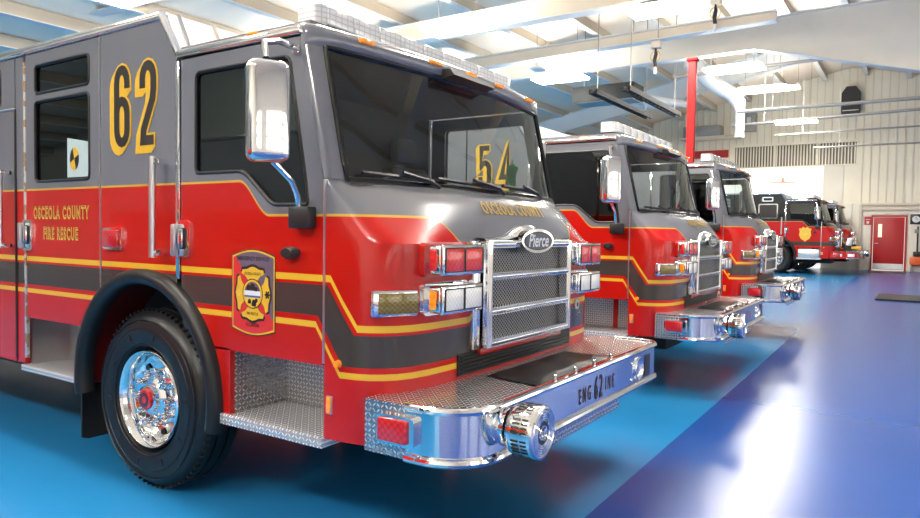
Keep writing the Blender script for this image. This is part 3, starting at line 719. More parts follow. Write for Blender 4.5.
    # ---- bumper
    BX = o.get('bx', 2.30); BM = o.get('bm', None)
    zt, zb_ = .802, .565
    def outline(d=0.0, n=10):
        r = .25-d
        near_side = [(1.735, -.03+d), (BX-.25, -.03+d)]
        pts = [(1.735, -.03+d)]+arc(BX-.25, .22, r, -90, 0, n)+arc(BX-.14, S-.11, .14-d, 0, 90, n)+[(1.735, S+.03-d)]
        return pts
    ol = outline()
    m = MB()
    face = [p for p in ol]
    k0 = len(ol)
    sx = [(1.735, -.03), (BX-.34, -.03)]
    # diamond sides, chrome wrap
    m.grid([[(x, y, z) for x, y in [(1.735, -.03), (BX-.33, -.03)]] for z in (zb_, zt)], 'dpxz' if not BM else BM)
    m.grid([[(x, y, z) for x, y in [(1.735, S+.03), (BX-.33, S+.03)]] for z in (zb_, zt)], 'dpxz' if not BM else BM)
    wrap = [(BX-.33, -.03)]+ol[1:-1]+[(BX-.33, S+.03)]
    m.grid([[(x, y, z) for x, y in wrap] for z in (zb_+.02, zt-.02)], 'steel' if not BM else BM)
    m.add([(x, y, zb_) for x, y in ol], [list(range(len(ol)))], 'dark')
    m.add([(1.735, -.03, zb_), (1.735, S+.03, zb_), (1.735, S+.03, zt), (1.735, -.03, zt)], [[0, 1, 2, 3]], 'dark')
    bp = m.build('bumper', root, 40, label='polished extended front bumper', recalc=False)
    q = MB(); q.prism(outline(.004), 'xy', zt, zt-.006, 'dpxy'); q.build('bumper_deck', bp, label='diamond plate deck')
    q = MB(); q.tube([(x, y, zt-.004) for x, y in wrap], .018, 'chrome', 10); q.tube([(x, y, zb_+.012) for x, y in wrap], .022, 'chrome', 10); q.build('bumper_trim', bp)
    q = MB(); q.prism(rrect(1.829, 2.035 if BX < 2.4 else 2.03, .628, .757, .02), 'xz', -.062, -.03, 'chrome'); sl = q.build('bumper_side_lamp', bp)
    q = MB(); q.box(1.842, 2.005, -.078, -.055, .642, .745, 'lensredx', .01); q.build('red_lens', sl)
    # hose tray cover
    q = MB(); rows = []
    for i in range(15 if not BM else 0):
        u = i/14; x = 1.935+(BX-.045-1.935)*u; row = []
        for j in range(31):
            w = j/30; y = .70+(1.66-.70)*w-.05*u*(1-w)
            h = .004*math.sin(w*19+u*4)+.004*math.sin(u*11+w*7)+.012*math.exp(-((w-.35)/.2)**2)*u
            edge = min(1, min(u, 1-u, w, 1-w)*9); row.append((x, y, zt+.006+.014*edge+h*edge))
        rows.append(row)
    if not BM: q.grid(rows, 'vinyl'); q.build('hose_tray_cover', bp, 70, label='black vinyl hose tray cover', recalc=False)
    q = MB()
    for k in range(4): q.lathe([(.010, .802), (.012, .835), (.0, .84)], (BX-.03, .82+k*.26, 0), 'z', 'chrome', 10)
    q.build('cover_snap', bp)
    q = MB(); q.box(2.27 if BX < 2.4 else BX-.05, BX-.02, .30, S-.30, .805, .812, 'red'); q.build('bumper_edge_marking', bp, label='thin red reflective edge strip')
    if o.get('bumper'):
        q = MB(); xf = BX+.002
        def lt(b_, cy, cz, s, k, m1='tan', m2='ink'):
            q.text(b_, front_xf(xf, cy+.004, cz-.003), m1, s, .0022, k, 1.75 if len(b_) > 2 else 1.3); q.text(b_, front_xf(xf+.001, cy, cz), m2, s, .0008, k, 1.75 if len(b_) > 2 else 1.3)
        bt = o['bumper']; cm = ('tan', 'ink') if full else ('crimson', 'red')
        lt(bt[0], 1.145, .672, .115, .52, *cm); lt(bt[1], 1.340, .680, .19, .56, *cm); lt(bt[2], 1.515, .680, .115, .52, *cm)
        q.build('bumper_lettering', bp, label='ENGINE lettering with the number', recalc=False)
    if not BM:
        q = MB(); q.lathe([(.076, BX-.004), (.076, BX+.010), (.070, BX+.014), (.064, BX+.010), (.050, BX+.002), (.030, BX-.004), (.0, BX-.006)], (0, 2.02, .685), 'x', 'chrome', 32); q.build('air_horn_bell', bp)
        q = MB(); q.prism(rrect(2.14, 2.25, .61, .755, .015), 'yz', BX+.004, BX-.02, 'black'); q.build('speaker_recess', bp)
    q = MB()
    for yy, zz in ((.40, .73), (.40, .62), (1.90, .735), (1.90, .63)): q.lathe([(.0, BX+.01), (.010, BX+.007), (.012, BX)], (0, yy, zz), 'x', 'chrome', 10)
    for zz in (.735, .62): q.lathe([(.0, -.042), (.010, -.038), (.012, -.03)], (BX-.315, 0, zz), 'y', 'chrome', 10)
    q.build('bumper_bolt', bp)
    if not BM:
        q = MB(); q.box(BX-.035, BX-.025, .56, 1.74, .478, .56, 'dpyz'); q.build('bumper_skirt', bp, label='diamond plate skirt')
        # mechanical siren
        sc = (0, .225, .715)
        q = MB(); q.lathe([(.06, BX-.02), (.075, BX+.0), (.088, BX+.03), (.09, BX+.055)], sc, 'x', 'chrome', 40)
        q.lathe([(.07, BX+.055), (.07, BX+.075)], sc, 'x', 'black', 40)
        q.lathe([(.09, BX+.072), (.108, BX+.078), (.114, BX+.095), (.117, BX+.19), (.113, BX+.205), (.102, BX+.208), (.095, BX+.202)], sc, 'x', 'chrome', 48)
        for k in range(40):
            if k % 5 == 0: continue
            a = 2*PI*k/40
            for x0, x1 in ((BX+.11, BX+.145), (BX+.153, BX+.182)):
                b0 = len(q.v); q.box(x0, x1, -.0045, .0045, .1155, .1185, 'black')
                rot = Matrix.Rotation(a, 3, 'X')
                for i in range(b0, len(q.v)): q.v[i] = tuple(rot @ Vector(q.v[i])+Vector(sc))
        si = q.build('siren', bp, 35, label='round chrome mechanical siren')
        q = MB(); q.lathe([(.097, BX+.203), (.0, BX+.203)], sc, 'x', 'alu', 48)
        for r in (.088, .078, .068, .058, .030): q.lathe([(r-.004, BX+.203), (r-.002, BX+.209), (r+.002, BX+.209), (r+.004, BX+.203)], sc, 'x', 'steel', 40)
        q.lathe([(.050, BX+.204), (.044, BX+.2045), (.034, BX+.2045)], sc, 'x', 'ink', 40)
        q.box(BX+.204, BX+.212, sc[1]-.014, sc[1]-.006, sc[2]-.022, sc[2]+.022, 'steel'); q.box(BX+.204, BX+.212, sc[1]-.014, sc[1]+.014, sc[2]+.013, sc[2]+.022, 'steel'); q.box(BX+.204, BX+.212, sc[1]-.014, sc[1]+.008, sc[2]-.004, sc[2]+.004, 'steel')
        q.build('siren_face', si, 30)
    return root

t_ = NT('badge_grey'); M['slateb'] = t_.pbr((.10, .10, .105), .3, .5)

T0 = make_engine((-.55, -6.1, 0), 'fire engine parked beside the camera, seen only as a reflection', dict(darkwin=True))
T1 = make_engine((0, 0, 0), 'red and grey fire engine numbered 62, nearest the camera', dict(full=True, number='62', bumper=('ENG', '62', 'INE')))
T2 = make_engine((-.03, 4.27, 0), 'red and grey fire engine numbered 54, parked directly beyond engine 62', dict(number='54', bumper=('ENG', '54', 'INE'), darkwin=True))
T3 = make_engine((-.10, 8.58, .02), 'red and grey fire engine third in the row, with paper sign in windshield', dict(bumper=('ENG', '51', 'INE'), darkwin=True))
T3.scale = (1, 1, 1.035)
T4 = make_engine((-.66, 26.0, .2), 'black over red fire engine with gold shield on its door, at the far end', dict(liv='liv4', top='black4', bm='red', bx=2.55, darkwin=True, hood=False))
T4.scale = (1.07, 1.0, 1.08)
T5 = make_engine((-.25, 29.2, .2), 'farthest fire engine, mostly hidden behind the black over red one', dict(hood=False, darkwin=True))
T5.scale = (1, .95, 1.06)
def badge_t4():
    e = MB(); cx, cz = .95, 1.36
    pts = [(-.17, .10), (-.2, .19), (-.12, .2), (-.07, .25), (0, .21), (.07, .25), (.12, .2), (.2, .19), (.17, .10), (.19, -.02), (.13, -.14), (.03, -.2), (0, -.24), (-.03, -.2), (-.13, -.14), (-.19, -.02)]
    e.prism([(cx+a, cz+b*1.05) for a, b in pts], 'xz', -.004, -.001, 'yellow')
    e.prism([(cx+a*.45, cz+b*.45) for a, b in pts], 'xz', -.005, -.004, 'gold')
    for k in range(5): e.prism([(cx-.09, cz-.08+k*.05), (cx+.09, cz-.08+k*.05), (cx+.09, cz-.072+k*.05), (cx-.09, cz-.072+k*.05)], 'xz', -.006, -.005, 'tan')
    d = [c for c in T4.children if c.name.startswith('front_door')][0]
    e.build('department_emblem', d, label='gold shield emblem')
    m = MB(); m.prism(rrect(-.58, .06, 1.90, 2.42, .05), 'xz', -.012, -.001, 'chrome', [rrect(-.545, .025, 1.935, 2.385, .04)]); m.prism(rrect(-.545, .025, 1.935, 2.385, .04), 'xz', -.004, -.002, 'frit'); m.build('crew_window', T4, label='crew window in a bright frame')
    m = MB(); m.prism(rrect(-.46, -.10, 2.50, 2.66, .03), 'xz', -.012, -.001, 'white', [rrect(-.42, -.14, 2.535, 2.625, .03)]); m.build('roof_marker_frame', T4, label='white outlined roof marker')
    m = MB(); m.tube([(.20, -.08, 1.35), (.20, -.08, 1.95)], .022, 'alu', 8); m.build('grab_rail', T4)
    m = MB(); m.box(.75, 1.40, -.03, .0, .56, .86, 'alu', .01); m.build('step_box', T4, label='bright aluminium step box')
    m = MB()
    for a in (1.9, 2.28): m.box(2.5, 2.565, a-.1, a+.1, .63, .72, 'white', .01)
    for xx in (2.0, 2.36): m.box(xx-.10, xx+.10, -.045, -.03, .64, .73, 'white', .01)
    m.build('bumper_lamp', T4)
badge_t4()
# ------------------------------------------------------------------ materials of the building
def wall_mat(name, col, rough=.55):
    return simple(name, col, rough, 0, 0, .05, 2.0)
M['wall'] = wall_mat('cream_metal_siding', (.94, .89, .74))
M['wallsmooth'] = wall_mat('cream_painted_board', (.88, .84, .74))
M['deck'] = wall_mat('white_roof_insulation', (.95, .84, .70))
M['beam'] = wall_mat('cream_painted_steel', (.72, .65, .54), .5)
M['beamw'] = wall_mat('white_painted_steel', (.78, .78, .76), .45)
M['purlin'] = wall_mat('beige_purlin', (.50, .43, .33), .5)
M['doorred'] = simple('red_door_paint', (.42, .012, .014), .4)
M['polered'] = simple('red_post_paint', (.30, .004, .005), .5, spec=.2)
M['galv'] = simple('galvanised_sheet', (.014, .016, .017), .7, 0.0, spec=.2)
M['pipe'] = simple('grey_pipe', (.35, .33, .30), .45, .3)
M['boxgrey'] = simple('grey_cabinet', (.30, .31, .30), .5)
t = NT('fixture_diffuser'); t.xyz(); M['lamp'] = t.pbr((.95, .95, .95), .4, emit=(1, .94, .85), estr=80)
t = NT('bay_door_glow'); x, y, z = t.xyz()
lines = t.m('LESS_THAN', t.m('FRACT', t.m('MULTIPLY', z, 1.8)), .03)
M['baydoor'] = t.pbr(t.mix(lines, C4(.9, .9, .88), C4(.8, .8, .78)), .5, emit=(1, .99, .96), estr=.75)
t = NT('door_fill_glow'); t.xyz(); M['doorfill'] = t.pbr((.9, .95, 1), .5, emit=(1, .98, .93), estr=2.5)  # glow for panes nobody sees, added to light the hall
# louvred strip window: dark glass behind white vertical blades
M['rib'] = wall_mat('siding_rib', (.80, .74, .60))  # darker than the siding, rib shading put into the colour
t = NT('vertical_louvre'); x, y, z = t.xyz()
bl = t.m('LESS_THAN', t.m('FRACT', t.m('MULTIPLY', x, 8.0)), .42)
M['louvre'] = t.pbr(t.mix(bl, C4(.06, .05, .04), C4(.30, .27, .2)), .5)
# floor
t = NT('glossy_epoxy_floor'); x, y, z = t.xyz()
edge = t.m('SUBTRACT', 2.335, t.m('MULTIPLY', y, .0115))
nz = t.noise(.55, 4, t.co); nz2 = t.noise(1.2, 3, t.co)
ca = t.mix(nz, C4(.014, .175, .41), C4(.024, .23, .50))
cb = t.mix(nz, C4(.008, .050, .235), C4(.014, .068, .29))
col = t.mix(t.m('GREATER_THAN', x, edge), ca, cb)
M['floor'] = t.pbr(col, t.m('ADD', .20, t.m('MULTIPLY', t.m('GREATER_THAN', x, edge), .06)), 0, 0.0, spec=.42)

# ------------------------------------------------------------------ the building
ZR, XR, SL = 8.95, 1.2, .205       # ridge height, ridge x, roof slope
YF, XL, XRW, YB = 32.2, -24.0, 12.0, -10.0
def fz(y):
    t = min(1, max(0, (y-5)/21)); return .2*t*t*(3-2*t)
m = MB(); ysf = [YB, 0, 5]+[5+21*k/40 for k in range(1, 41)]+[YF]
m.grid([[(xx, yy, fz(yy)) for xx in (XL, XRW)] for yy in ysf], 'floor'); tag(m.build('floor', None, recalc=False), 'glossy two tone blue epoxy floor', kind='structure')
# roof deck
def rz(x): return ZR-SL*abs(x-XR)
m = MB(); m.grid([[(XL, y, rz(XL)+.02), (XR, y, ZR+.02), (XRW, y, rz(XRW)+.02)] for y in (YB, 34)], 'deck'); tag(m.build('ceiling', None, 20, recalc=False), kind='structure')
# far wall (siding with ribs)
def ribbed(name, x0, x1, z0, ztop, y, holes=(), rib=.305):
    m = MB(); outer = [(x0, z0), (x1, z0), (x1, ztop(x1)), (XR, ztop(XR)), (x0, ztop(x0))] if x0 < XR < x1 else [(x0, z0), (x1, z0), (x1, ztop(x1)), (x0, ztop(x0))]
    m.prism(outer, 'xz', y, y+.2, 'wall', holes)
    x = x0+.1
    while x < x1:
        zl = 3.1
        if not any(h[0][0]-.02 < x < h[1][0]+.02 and h[0][1] > 3 for h in holes): m.box(x, x+.045, y-.045, y, zl, ztop(x)-.02, 'rib', 0)
        else: 
            m.box(x, x+.045, y-.045, y, 5.86, ztop(x)-.02, 'rib', 0); m.box(x, x+.045, y-.045, y, 4.80 if x > 1.1 else 4.78, 4.79, 'rib', 0)
        x += rib
    return m.build(name, None, 20)
win = [(-3.58, 4.80), (1.56, 4.80), (1.56, 5.75), (-3.58, 5.75)]
drh = [(2.19, .2), (3.43, .2), (3.43, 2.53), (2.19, 2.53)]
tag(ribbed('wall_far', XL, XRW, .15, rz, YF, [win, drh]), kind='structure')
m = MB(); m.box(-3.58, 1.56, YF+.10, YF+.12, 4.80, 5.75, 'louvre')
for xx in (-3.58, -1.80, -.05, 1.50): m.box(xx, xx+.07, YF-.02, YF+.1, 4.80, 5.75, 'wall')
m.box(-3.62, 1.6, YF-.05, YF+.1, 4.74, 4.80, 'wall'); m.box(-3.62, 1.6, YF-.05, YF+.1, 5.75, 5.82, 'wall')
k = 0; xx = -3.45
while xx < 1.5: m.box(xx, xx+.045, YF+.0, YF+.08, 4.80, 5.75, 'wall'); xx += .125
tag(m.build('window_1'), kind='structure')
# bright roll-up door
m = MB(); m.box(-4.6, .25, YF-.06, YF-.02, .2, 4.72, 'baydoor'); m.box(.25, 1.05, YF-.06, YF-.02, 3.08, 4.72, 'wallsmooth')
for k in range(10): m.box(-4.6, .25, YF-.075, YF-.06, .25+k*.46, .27+k*.46, 'baydoor')
d2 = tag(m.build('door_2'), kind='structure')
m = MB(); rr = [(0, 0), (.25, .05), (.5, .02), (.8, .06), (1.2, .03)]
M['peach'] = simple('peach_print', (.72, .42, .30), .5)
m.prism([(-1.95, 4.05), (-.85, 4.02), (-.82, 4.08), (-1.3, 4.10), (-1.33, 4.28), (-1.42, 4.28), (-1.44, 4.10), (-1.95, 4.09)], 'xz', YF-.085, YF-.08, 'peach'); m.build('faded_print', d2)
# smooth lower wall, columns and ledge at the right
m = MB(); m.box(1.05, 2.12, YF-.05, YF-.01, .2, 3.05, 'wallsmooth'); m.box(3.50, 9, YF-.05, YF-.01, .2, 3.05, 'wallsmooth'); m.box(2.12, 3.50, YF-.05, YF-.01, 2.60, 3.05, 'wallsmooth')
tag(m.build('trim_1'), kind='structure')
m = MB(); m.box(1.75, 9, YF-.16, YF-.05, 2.78, 2.86, 'beam'); m.box(1.75, 9, YF-.20, YF-.05, 2.98, 3.06, 'beam'); m.box(1.75, 9, YF-.10, YF-.05, 2.86, 2.98, 'beam')
tag(m.build('trim_2'), kind='structure')
m = MB(); m.box(1.70, 1.80, YF-.2, YF-.05, .2, 3.0, 'beam'); m.box(1.30, 1.42, YF-.12, YF-.05, .2, 3.05, 'wallsmooth'); tag(m.build('trim_3'), kind='structure')
# red personnel door
m = MB(); m.box(2.25, 3.37, YF-.04, YF+.02, .24, 2.47, 'doorred', .004); d1 = tag(m.build('door_1'), kind='structure')
m = MB(); m.prism([(2.16, .2), (2.23, .2), (2.23, 2.48), (3.39, 2.48), (3.39, .2), (3.46, .2), (3.46, 2.56), (2.16, 2.56)], 'xz', YF-.07, YF+.03, 'doorred'); m.build('door_frame', d1)
M['pane'] = simple('bright_wired_glass', (.85, .8, .6), .2, emit=(1, .95, .7), estr=.5)
m = MB(); m.box(2.42, 2.56, YF-.05, YF-.04, 1.62, 2.18, 'pane'); m.build('window_pane', d1)
m = MB(); m.box(2.26, 3.36, YF-.05, YF-.04, .26, .50, 'alu'); m.build('kick_plate', d1)
m = MB(); m.tube([(2.32, YF-.04, 1.35), (2.32, YF-.10, 1.35), (2.44, YF-.10, 1.35)], .022, 'chrome', 8); m.build('door_handle', d1)
# left wall and end wall, and the bay-door wall off to the right
m = MB(); m.box(XL-.2, XL, YB, 34, -.02, rz(XL)+.1, 'wallsmooth'); tag(m.build('wall_left'), kind='structure')
m = MB(); m.prism([(XL, -.02), (XRW, -.02), (XRW, rz(XRW)+.1), (XR, ZR+.1), (XL, rz(XL)+.1)], 'xz', YB-.2, YB, 'wallsmooth'); tag(m.build('wall_back'), kind='structure')
m = MB(); bays = []
yy = -8.3
while yy < 30: bays.append(yy); yy += 4.27
m.prism([(YB, -.02), (34, -.02), (34, 6.8), (YB, 6.8)], 'yz', XRW, XRW+.2, 'wallsmooth', [[(b, .02), (b+3.4, .02), (b+3.4, 4.2), (b, 4.2)] for b in bays]); tag(m.build('wall_right'), kind='structure')
for i, b in enumerate(bays):
    m = MB(); m.box(XRW+.05, XRW+.1, b, b+3.4, .0, 4.2, 'wallsmooth')
    for j in range(3):
        for kk in range(4): m.box(XRW+.03, XRW+.055, b+.15+kk*.80, b+.80+kk*.80, 1.15+j*.95, 1.85+j*.95, 'doorfill')  # glowing panes added to the unseen doors as fill light
    tag(m.build('door_%d' % (i+3)), kind='structure')
# main frames: beams along x
def ibeam(name, pts_top, pts_bot, y, mat='beam', fl=.22, flm=None):
    m = MB(); m.prism(pts_top+pts_bot[::-1], 'xz', y-.02, y+.02, mat)
    for pl in (pts_top, pts_bot):
        for (a, b) in zip(pl, pl[1:]):
            vs = [(a[0], y-fl/2, a[1]-.012), (b[0], y-fl/2, b[1]-.012), (b[0], y+fl/2, b[1]-.012), (a[0], y+fl/2, a[1]-.012)]
            vs += [(x_, y_, z_+.024) for x_, y_, z_ in vs]
            m.add(vs, [[0, 1, 2, 3], [7, 6, 5, 4], [0, 4, 5, 1], [1, 5, 6, 2], [2, 6, 7, 3], [3, 7, 4, 0]], flm or mat)
    return tag(m.build(name, None, 20), kind='structure')
ibeam('ceiling_beam', [(-24, 5.62), (1.5, 6.75)], [(-24, 5.35), (1.5, 6.42)], 15.4, 'beam', .26, 'beamw') if False else None
ibeam('ceiling_beam', [(-24, 6.55), (-6.5, 6.68), (.95, 6.74)], [(-24, 6.05), (-6.5, 6.36), (.95, 6.52)], 15.0, 'beam', .30, 'beamw')
ibeam('ceiling_beam', [(-24, 6.72), (11.8, 6.72)], [(-24, 6.30), (11.8, 6.30)], 11.6, 'beam', .34, 'beamw')
def frame(y):
    return ibeam('roof_frame_beam', [(-24, rz(-24)-.25), (-8, 6.75), (XR, 7.02) if y < 20 else (XR, ZR-.4), (11.8, 6.9 if y < 20 else rz(11.8)-.25)],
          [(-24, rz(-24)-.9), (-8, 6.25), (.1, 6.42) if y < 20 else (XR, ZR-1.1), (11.8, 3.3 if y < 20 else rz(11.8)-1.1)], y, 'beamw', .3)
ibeam('ceiling_beam', [(-24, 6.9), (-1.5, 7.0), (1.2, 7.2), (11.8, 7.2)], [(-24, 6.38), (-1.5, 6.40), (.1, 6.43), (11.8, 3.3)], 17.0, 'wallsmooth', .3, 'beamw')
ibeam('ceiling_beam', [(-24, rz(-24)-.25), (XR, ZR-.25), (11.8, rz(11.8)-.25)], [(-24, rz(-24)-.8), (XR, ZR-1.0), (11.8, rz(11.8)-.8)], 25.0, 'beamw', .3)
ibeam('ceiling_beam', [(-24, 6.70), (11.8, 6.70)], [(-24, 6.32), (11.8, 6.32)], 6.2, 'beam', .3, 'beamw')
ibeam('ceiling_beam', [(-24, 6.70), (11.8, 6.70)], [(-24, 6.32), (11.8, 6.32)], 0.0, 'beam', .3, 'beamw')
m = MB(); m.box(3.95, 4.15, 20.9, 21.1, .15, 7.0, 'beamw') if False else None
# purlins along y
x = -23.0
while x < 11:
    m = MB(); z = rz(x)
    m.box(x-.04, x+.04, YB, YF-.05, z-.26, z-.0, 'purlin'); m.box(x-.12, x+.06, YB, YF-.05, z-.28, z-.26, 'beamw')
    tag(m.build('ceiling_beam'), kind='structure'); x += 1.55
# light fixtures
def fixture(x, y, z, label, w=1.5, d=.75):
    o = empty('ceiling_light', (x, y, z), label, 'ceiling light', 'fluorescent ceiling lights')
    m = MB(); m.box(-w/2+.10, w/2-.10, -d/2+.10, d/2-.10, .035, .10, 'beamw', .01)
    m.build('housing', o)
    m = MB(); m.box(-w/2+.01, w/2-.01, -d/2+.01, d/2-.01, -.02, .035, 'lamp'); m.build('diffuser', o)
    for sx in (-.5, .5): m = MB(); m.tube([(sx, 0, .10), (sx, 0, rz(x+sx)-z-.02)], .008, 'pipe', 5); m.build('hanger', o)
for a in ((-4.95, 10.6, 6.1, 'ceiling light above the windshield of engine 62'), (-.56, 11.6, 6.1, 'ceiling light at the top edge, right of the yellow hoist hook'),
          (-4.9, 15.9, 6.0, 'ceiling light left of the grey overhead box'), (-.50, 17.55, 6.1, 'large ceiling light beside the red post'),
          (-.35, 20.75, 6.1, 'ceiling light second past the red post'), (-.32, 27.77, 6.1, 'small ceiling light nearest the far wall'),
          (-.17, 23.2, 6.55, 'narrow ceiling light high between two others past the red post', 1.1, .4)):
    fixture(*a)
for (x, y) in ((3.7, 4.6), (-4.9, 5.5), (-.5, 5.8), (-.8, 3.1), (-9.3, 5.5), (-9.3, 10.6), (-4.9, .5), (-.4, -.2), (-.4, -5.8), (4.4, -5.8), (-5, -5.8), (-9.3, .5), (-9.3, 16)):  # unseen fixtures, added to brighten the engines and floor
    fixture(x, y, 6.1, 'unseen ceiling light added to brighten the hall')
# red post
m = MB(); m.box(-.33, -.17, 12.46, 12.58, .07, 5.22, 'polered', .01); m.box(-.36, -.14, 12.43, 12.61, 5.22, 5.28, 'polered', .01); m.box(-.42, -.09, 12.35, 12.69, .065, .09, 'polered')
tag(m.build('red_post'), 'red steel post rising behind the third fire engine', 'post')
# heater unit with two rails
o = empty('overhead_heater', (-4.0, 17.4, 5.5), 'grey overhead box hanging left of the red post', 'heater')
m = MB(); m.box(-1.0, .9, -.45, .45, 0, .45, 'galv', .01); m.build('case', o)
m = MB(); m.box(-.95, .85, -.40, .40, -.02, 0, 'boxgrey'); m.build('bottom_panel', o)
for sx in (-.8, .7): m = MB(); m.tube([(sx, 0, .45), (sx, 0, rz(-4+sx)-5.5)], .015, 'pipe', 6); m.build('hanger', o)
for k in range(3):
    m = MB(); m.tube([(-.55+k*.5, .45, .26), (-.55+k*.5, 3.2, .55), (-.55+k*.5, 6.5, .95)], .13, 'beamw', 12); m.build('air_tube', o, label='white tube behind the box')
for xx, lab in ((-2.85, 'left of two ladder rails running under the roof'), (-2.02, 'right of two ladder rails running under the roof')):
    o = empty('exhaust_rail', (xx, 13.4, 4.95), lab, 'rail', 'overhead exhaust rails')
    m = MB(); m.box(-.10, -.05, 0, 4.2, 0, .12, 'dark'); m.box(.05, .10, 0, 4.2, 0, .12, 'dark')
    for k in range(14): m.box(-.10, .10, k*.31, k*.31+.05, .02, .08, 'dark')
    m.build('rail', o)
    for yy in (.3, 3.9): m = MB(); m.tube([(0, yy, .1), (0, yy, rz(xx)-4.95)], .012, 'pipe', 6); m.build('hanger', o)
# hoist hooks / cord reels on the second beam
for x, z, y, lab in ((-1.77, 6.36, 14.8, 'yellow cord reel hanging from beam left of the red post'), (-.36, 7.2, 14.8, 'yellow cord reel hanging at the top edge above the red post')):
    o = empty('cord_reel', (x, y, z), lab, 'cord reel', 'cord reels hanging from the beam')
    m = MB(); m.box(-.12, .12, -.1, .1, -.16, .02, 'beam', .02); m.tube([(0, .12, .0), (0, .12, rz(x)-z)], .012, 'pipe', 6); m.build('trolley', o)
    m = MB(); m.tube([(0, -.05, -.16), (.01, -.05, -.3), (-.02, -.05, -.45), (0, -.05, -.62)], [.02, .045, .05, .04], 'black', 8); m.build('cable_bundle', o)
    m = MB(); m.tube([(.12*math.cos(a*PI/10), -.06, -.36+.13*math.sin(a*PI/10)) for a in range(20)], .012, 'yellow', 6, True); m.build('hoop', o)
    m = MB(); m.box(-.035, .035, -.08, -.02, -.80, -.62, 'beamw', .01); m.build('plug', o)
# smoke detector-like pendant lamp
o = empty('pendant_lamp', (-5.2, 15.0, 6.1), 'small white dish lamp hanging between the beams', 'lamp')
m = MB(); m.lathe([(.26, 0), (.22, .06), (.06, .12), (.04, .2), (0, .2)], (0, 0, 0), 'z', 'beamw', 24); m.build('shade', o)
m = MB(); m.tube([(0, 0, .2), (0, 0, 1.5)], .01, 'pipe', 5); m.build('stem', o)
# duct, pipes, wall boxes
m = MB(); m.tube([(-2.95, 21.95, 7.55), (-2.7, 22, 7.3), (-2.06, 22, 6.66), (-1.5, 22, 6.28), (-1.28, 22, 6.0), (-1.23, 22, 5.7), (-1.23, 22, 4.85)], [.30, .28, .26, .24, .22, .15, .15], 'beamw', 14)
tag(m.build('air_duct'), 'white curved duct coming down from the roof', 'duct')
pips = [((-1.9, 24, 5.55), (11.5, 24, 5.85)), ((-.9, 20, 5.35), (11.5, 20, 5.35)), ((-1.2, 28.6, 5.75), (11.5, 28.6, 5.8)), ((.2, 29, 5.2), (11.5, 29, 5.2)), ((-2.6, 19, 6.4), (11.5, 19, 6.55))]
labs = ['grey conduit pipe level with the black wall heater', 'grey conduit pipe in front of the far wall, nearest one', 'thin conduit pipe close to the far wall, upper', 'thin conduit pipe close to the far wall, lowest', 'grey conduit pipe passing under the roof frame']
for (a, b), lab in zip(pips, labs):
    m = MB(); m.tube([a, b], .05 if a[1] < 26 else .035, 'pipe', 8)
    for f in (.08, .45, .8):
        p = Vector(a).lerp(Vector(b), f); m.tube([p, (p.x, p.y, rz(p.x)-.02)], .014, 'beamw', 6)
    tag(m.build('conduit_pipe'), lab, 'pipe', 'conduit pipes under the roof')
o = empty('wall_heater', (1.25, YF-.45, 6.95), 'black unit heater high on the far wall', 'heater')
m = MB(); m.prism([(-.36, 0), (.36, 0), (.36, .85), (.18, 1.12), (-.18, 1.12), (-.36, .85)], 'xz', 0, .40, 'black'); m.build('case', o)
m = MB()
for k in range(5): m.box(-.28, .28, -.02, 0, .15+k*.10, .17+k*.10, 'rubber')
m.build('grille', o)
m = MB(); m.box(-.3, .3, -.03, 0, .08, .11, 'beamw'); m.build('bracket', o)
o = empty('electrical_cabinet', (-2.86, YF-.35, 6.43), 'grey electrical box on the far wall above the strip window', 'cabinet')
m = MB(); m.box(-.30, .30, 0, .3, 0, .85, 'boxgrey', .01); m.build('case', o)
m = MB(); m.box(-.08, .08, -.02, 0, .35, .65, 'beamw'); m.build('panel', o)
o = empty('rooftop_unit', (-4.7, YF-.9, 6.25), 'pale grey air unit on ledge behind the red post', 'air unit')
m = MB(); m.box(-1.0, .7, 0, .75, 0, .5, 'boxgrey', .02); m.build('case', o)
m = MB(); m.box(-1.1, 1.5, -.05, .80, -.12, 0, 'beam'); m.build('ledge', o)
m = MB(); m.box(-5.55, -3.78, YF-.1, YF-.04, 5.30, 5.66, 'doorred'); tag(m.build('red_wall_sign'), 'plain red board on the far wall beside the strip window', 'sign')
# sign, clock, tools by the red door
o = empty('fire_sign', (2.03, YF-.07, 2.14), 'small red sign on the wall left of the red door', 'sign')
m = MB(); m.box(-.13, .13, 0, .015, 0, .36, 'doorred'); m.build('board', o)
m = MB(); m.prism([(-.05, .06), (.05, .06), (.05, .16), (-.05, .16)], 'xz', -.004, 0, 'white'); m.prism([(-.08, .22), (.08, .22), (.08, .25), (-.08, .25)], 'xz', -.004, 0, 'white'); m.build('print', o)
o = empty('wall_clock', (3.76, YF-.1, 2.39), 'black square wall clock right of the red door', 'clock')
m = MB(); m.box(-.21, .21, 0, .05, -.21, .21, 'black', .01); m.build('frame', o)
m = MB(); m.lathe([(0, -.005), (.14, -.005), (.14, .0)], (0, 0, 0), 'y', 'white', 24); m.box(-.008, .008, -.01, -.005, 0, .11, 'black'); m.box(0, .08, -.01, -.005, -.008, .008, 'black'); m.build('face', o)
o = empty('wash_brush', (3.84, YF-.12, 1.19), 'dark long handled tool hanging right of the red door', 'tool')
m = MB(); m.tube([(0, 0, -.2), (0, 0, .9)], .03, 'black', 8); m.box(-.12, .02, -.05, .05, .62, .78, 'boxgrey', .01); m.build('handle', o)
m = MB(); m.box(-.14, .12, -.06, .06, -.35, -.15, 'black', .03); m.build('head', o)
o = empty('orange_caddy', (3.82, YF-.25, .2), 'orange box on the floor at the right edge', 'box')
M['orange'] = simple('orange_plastic', (.75, .12, .02), .4)
m = MB(); m.box(-.22, .22, -.15, .15, .28, .62, 'orange', .02); m.build('body', o)
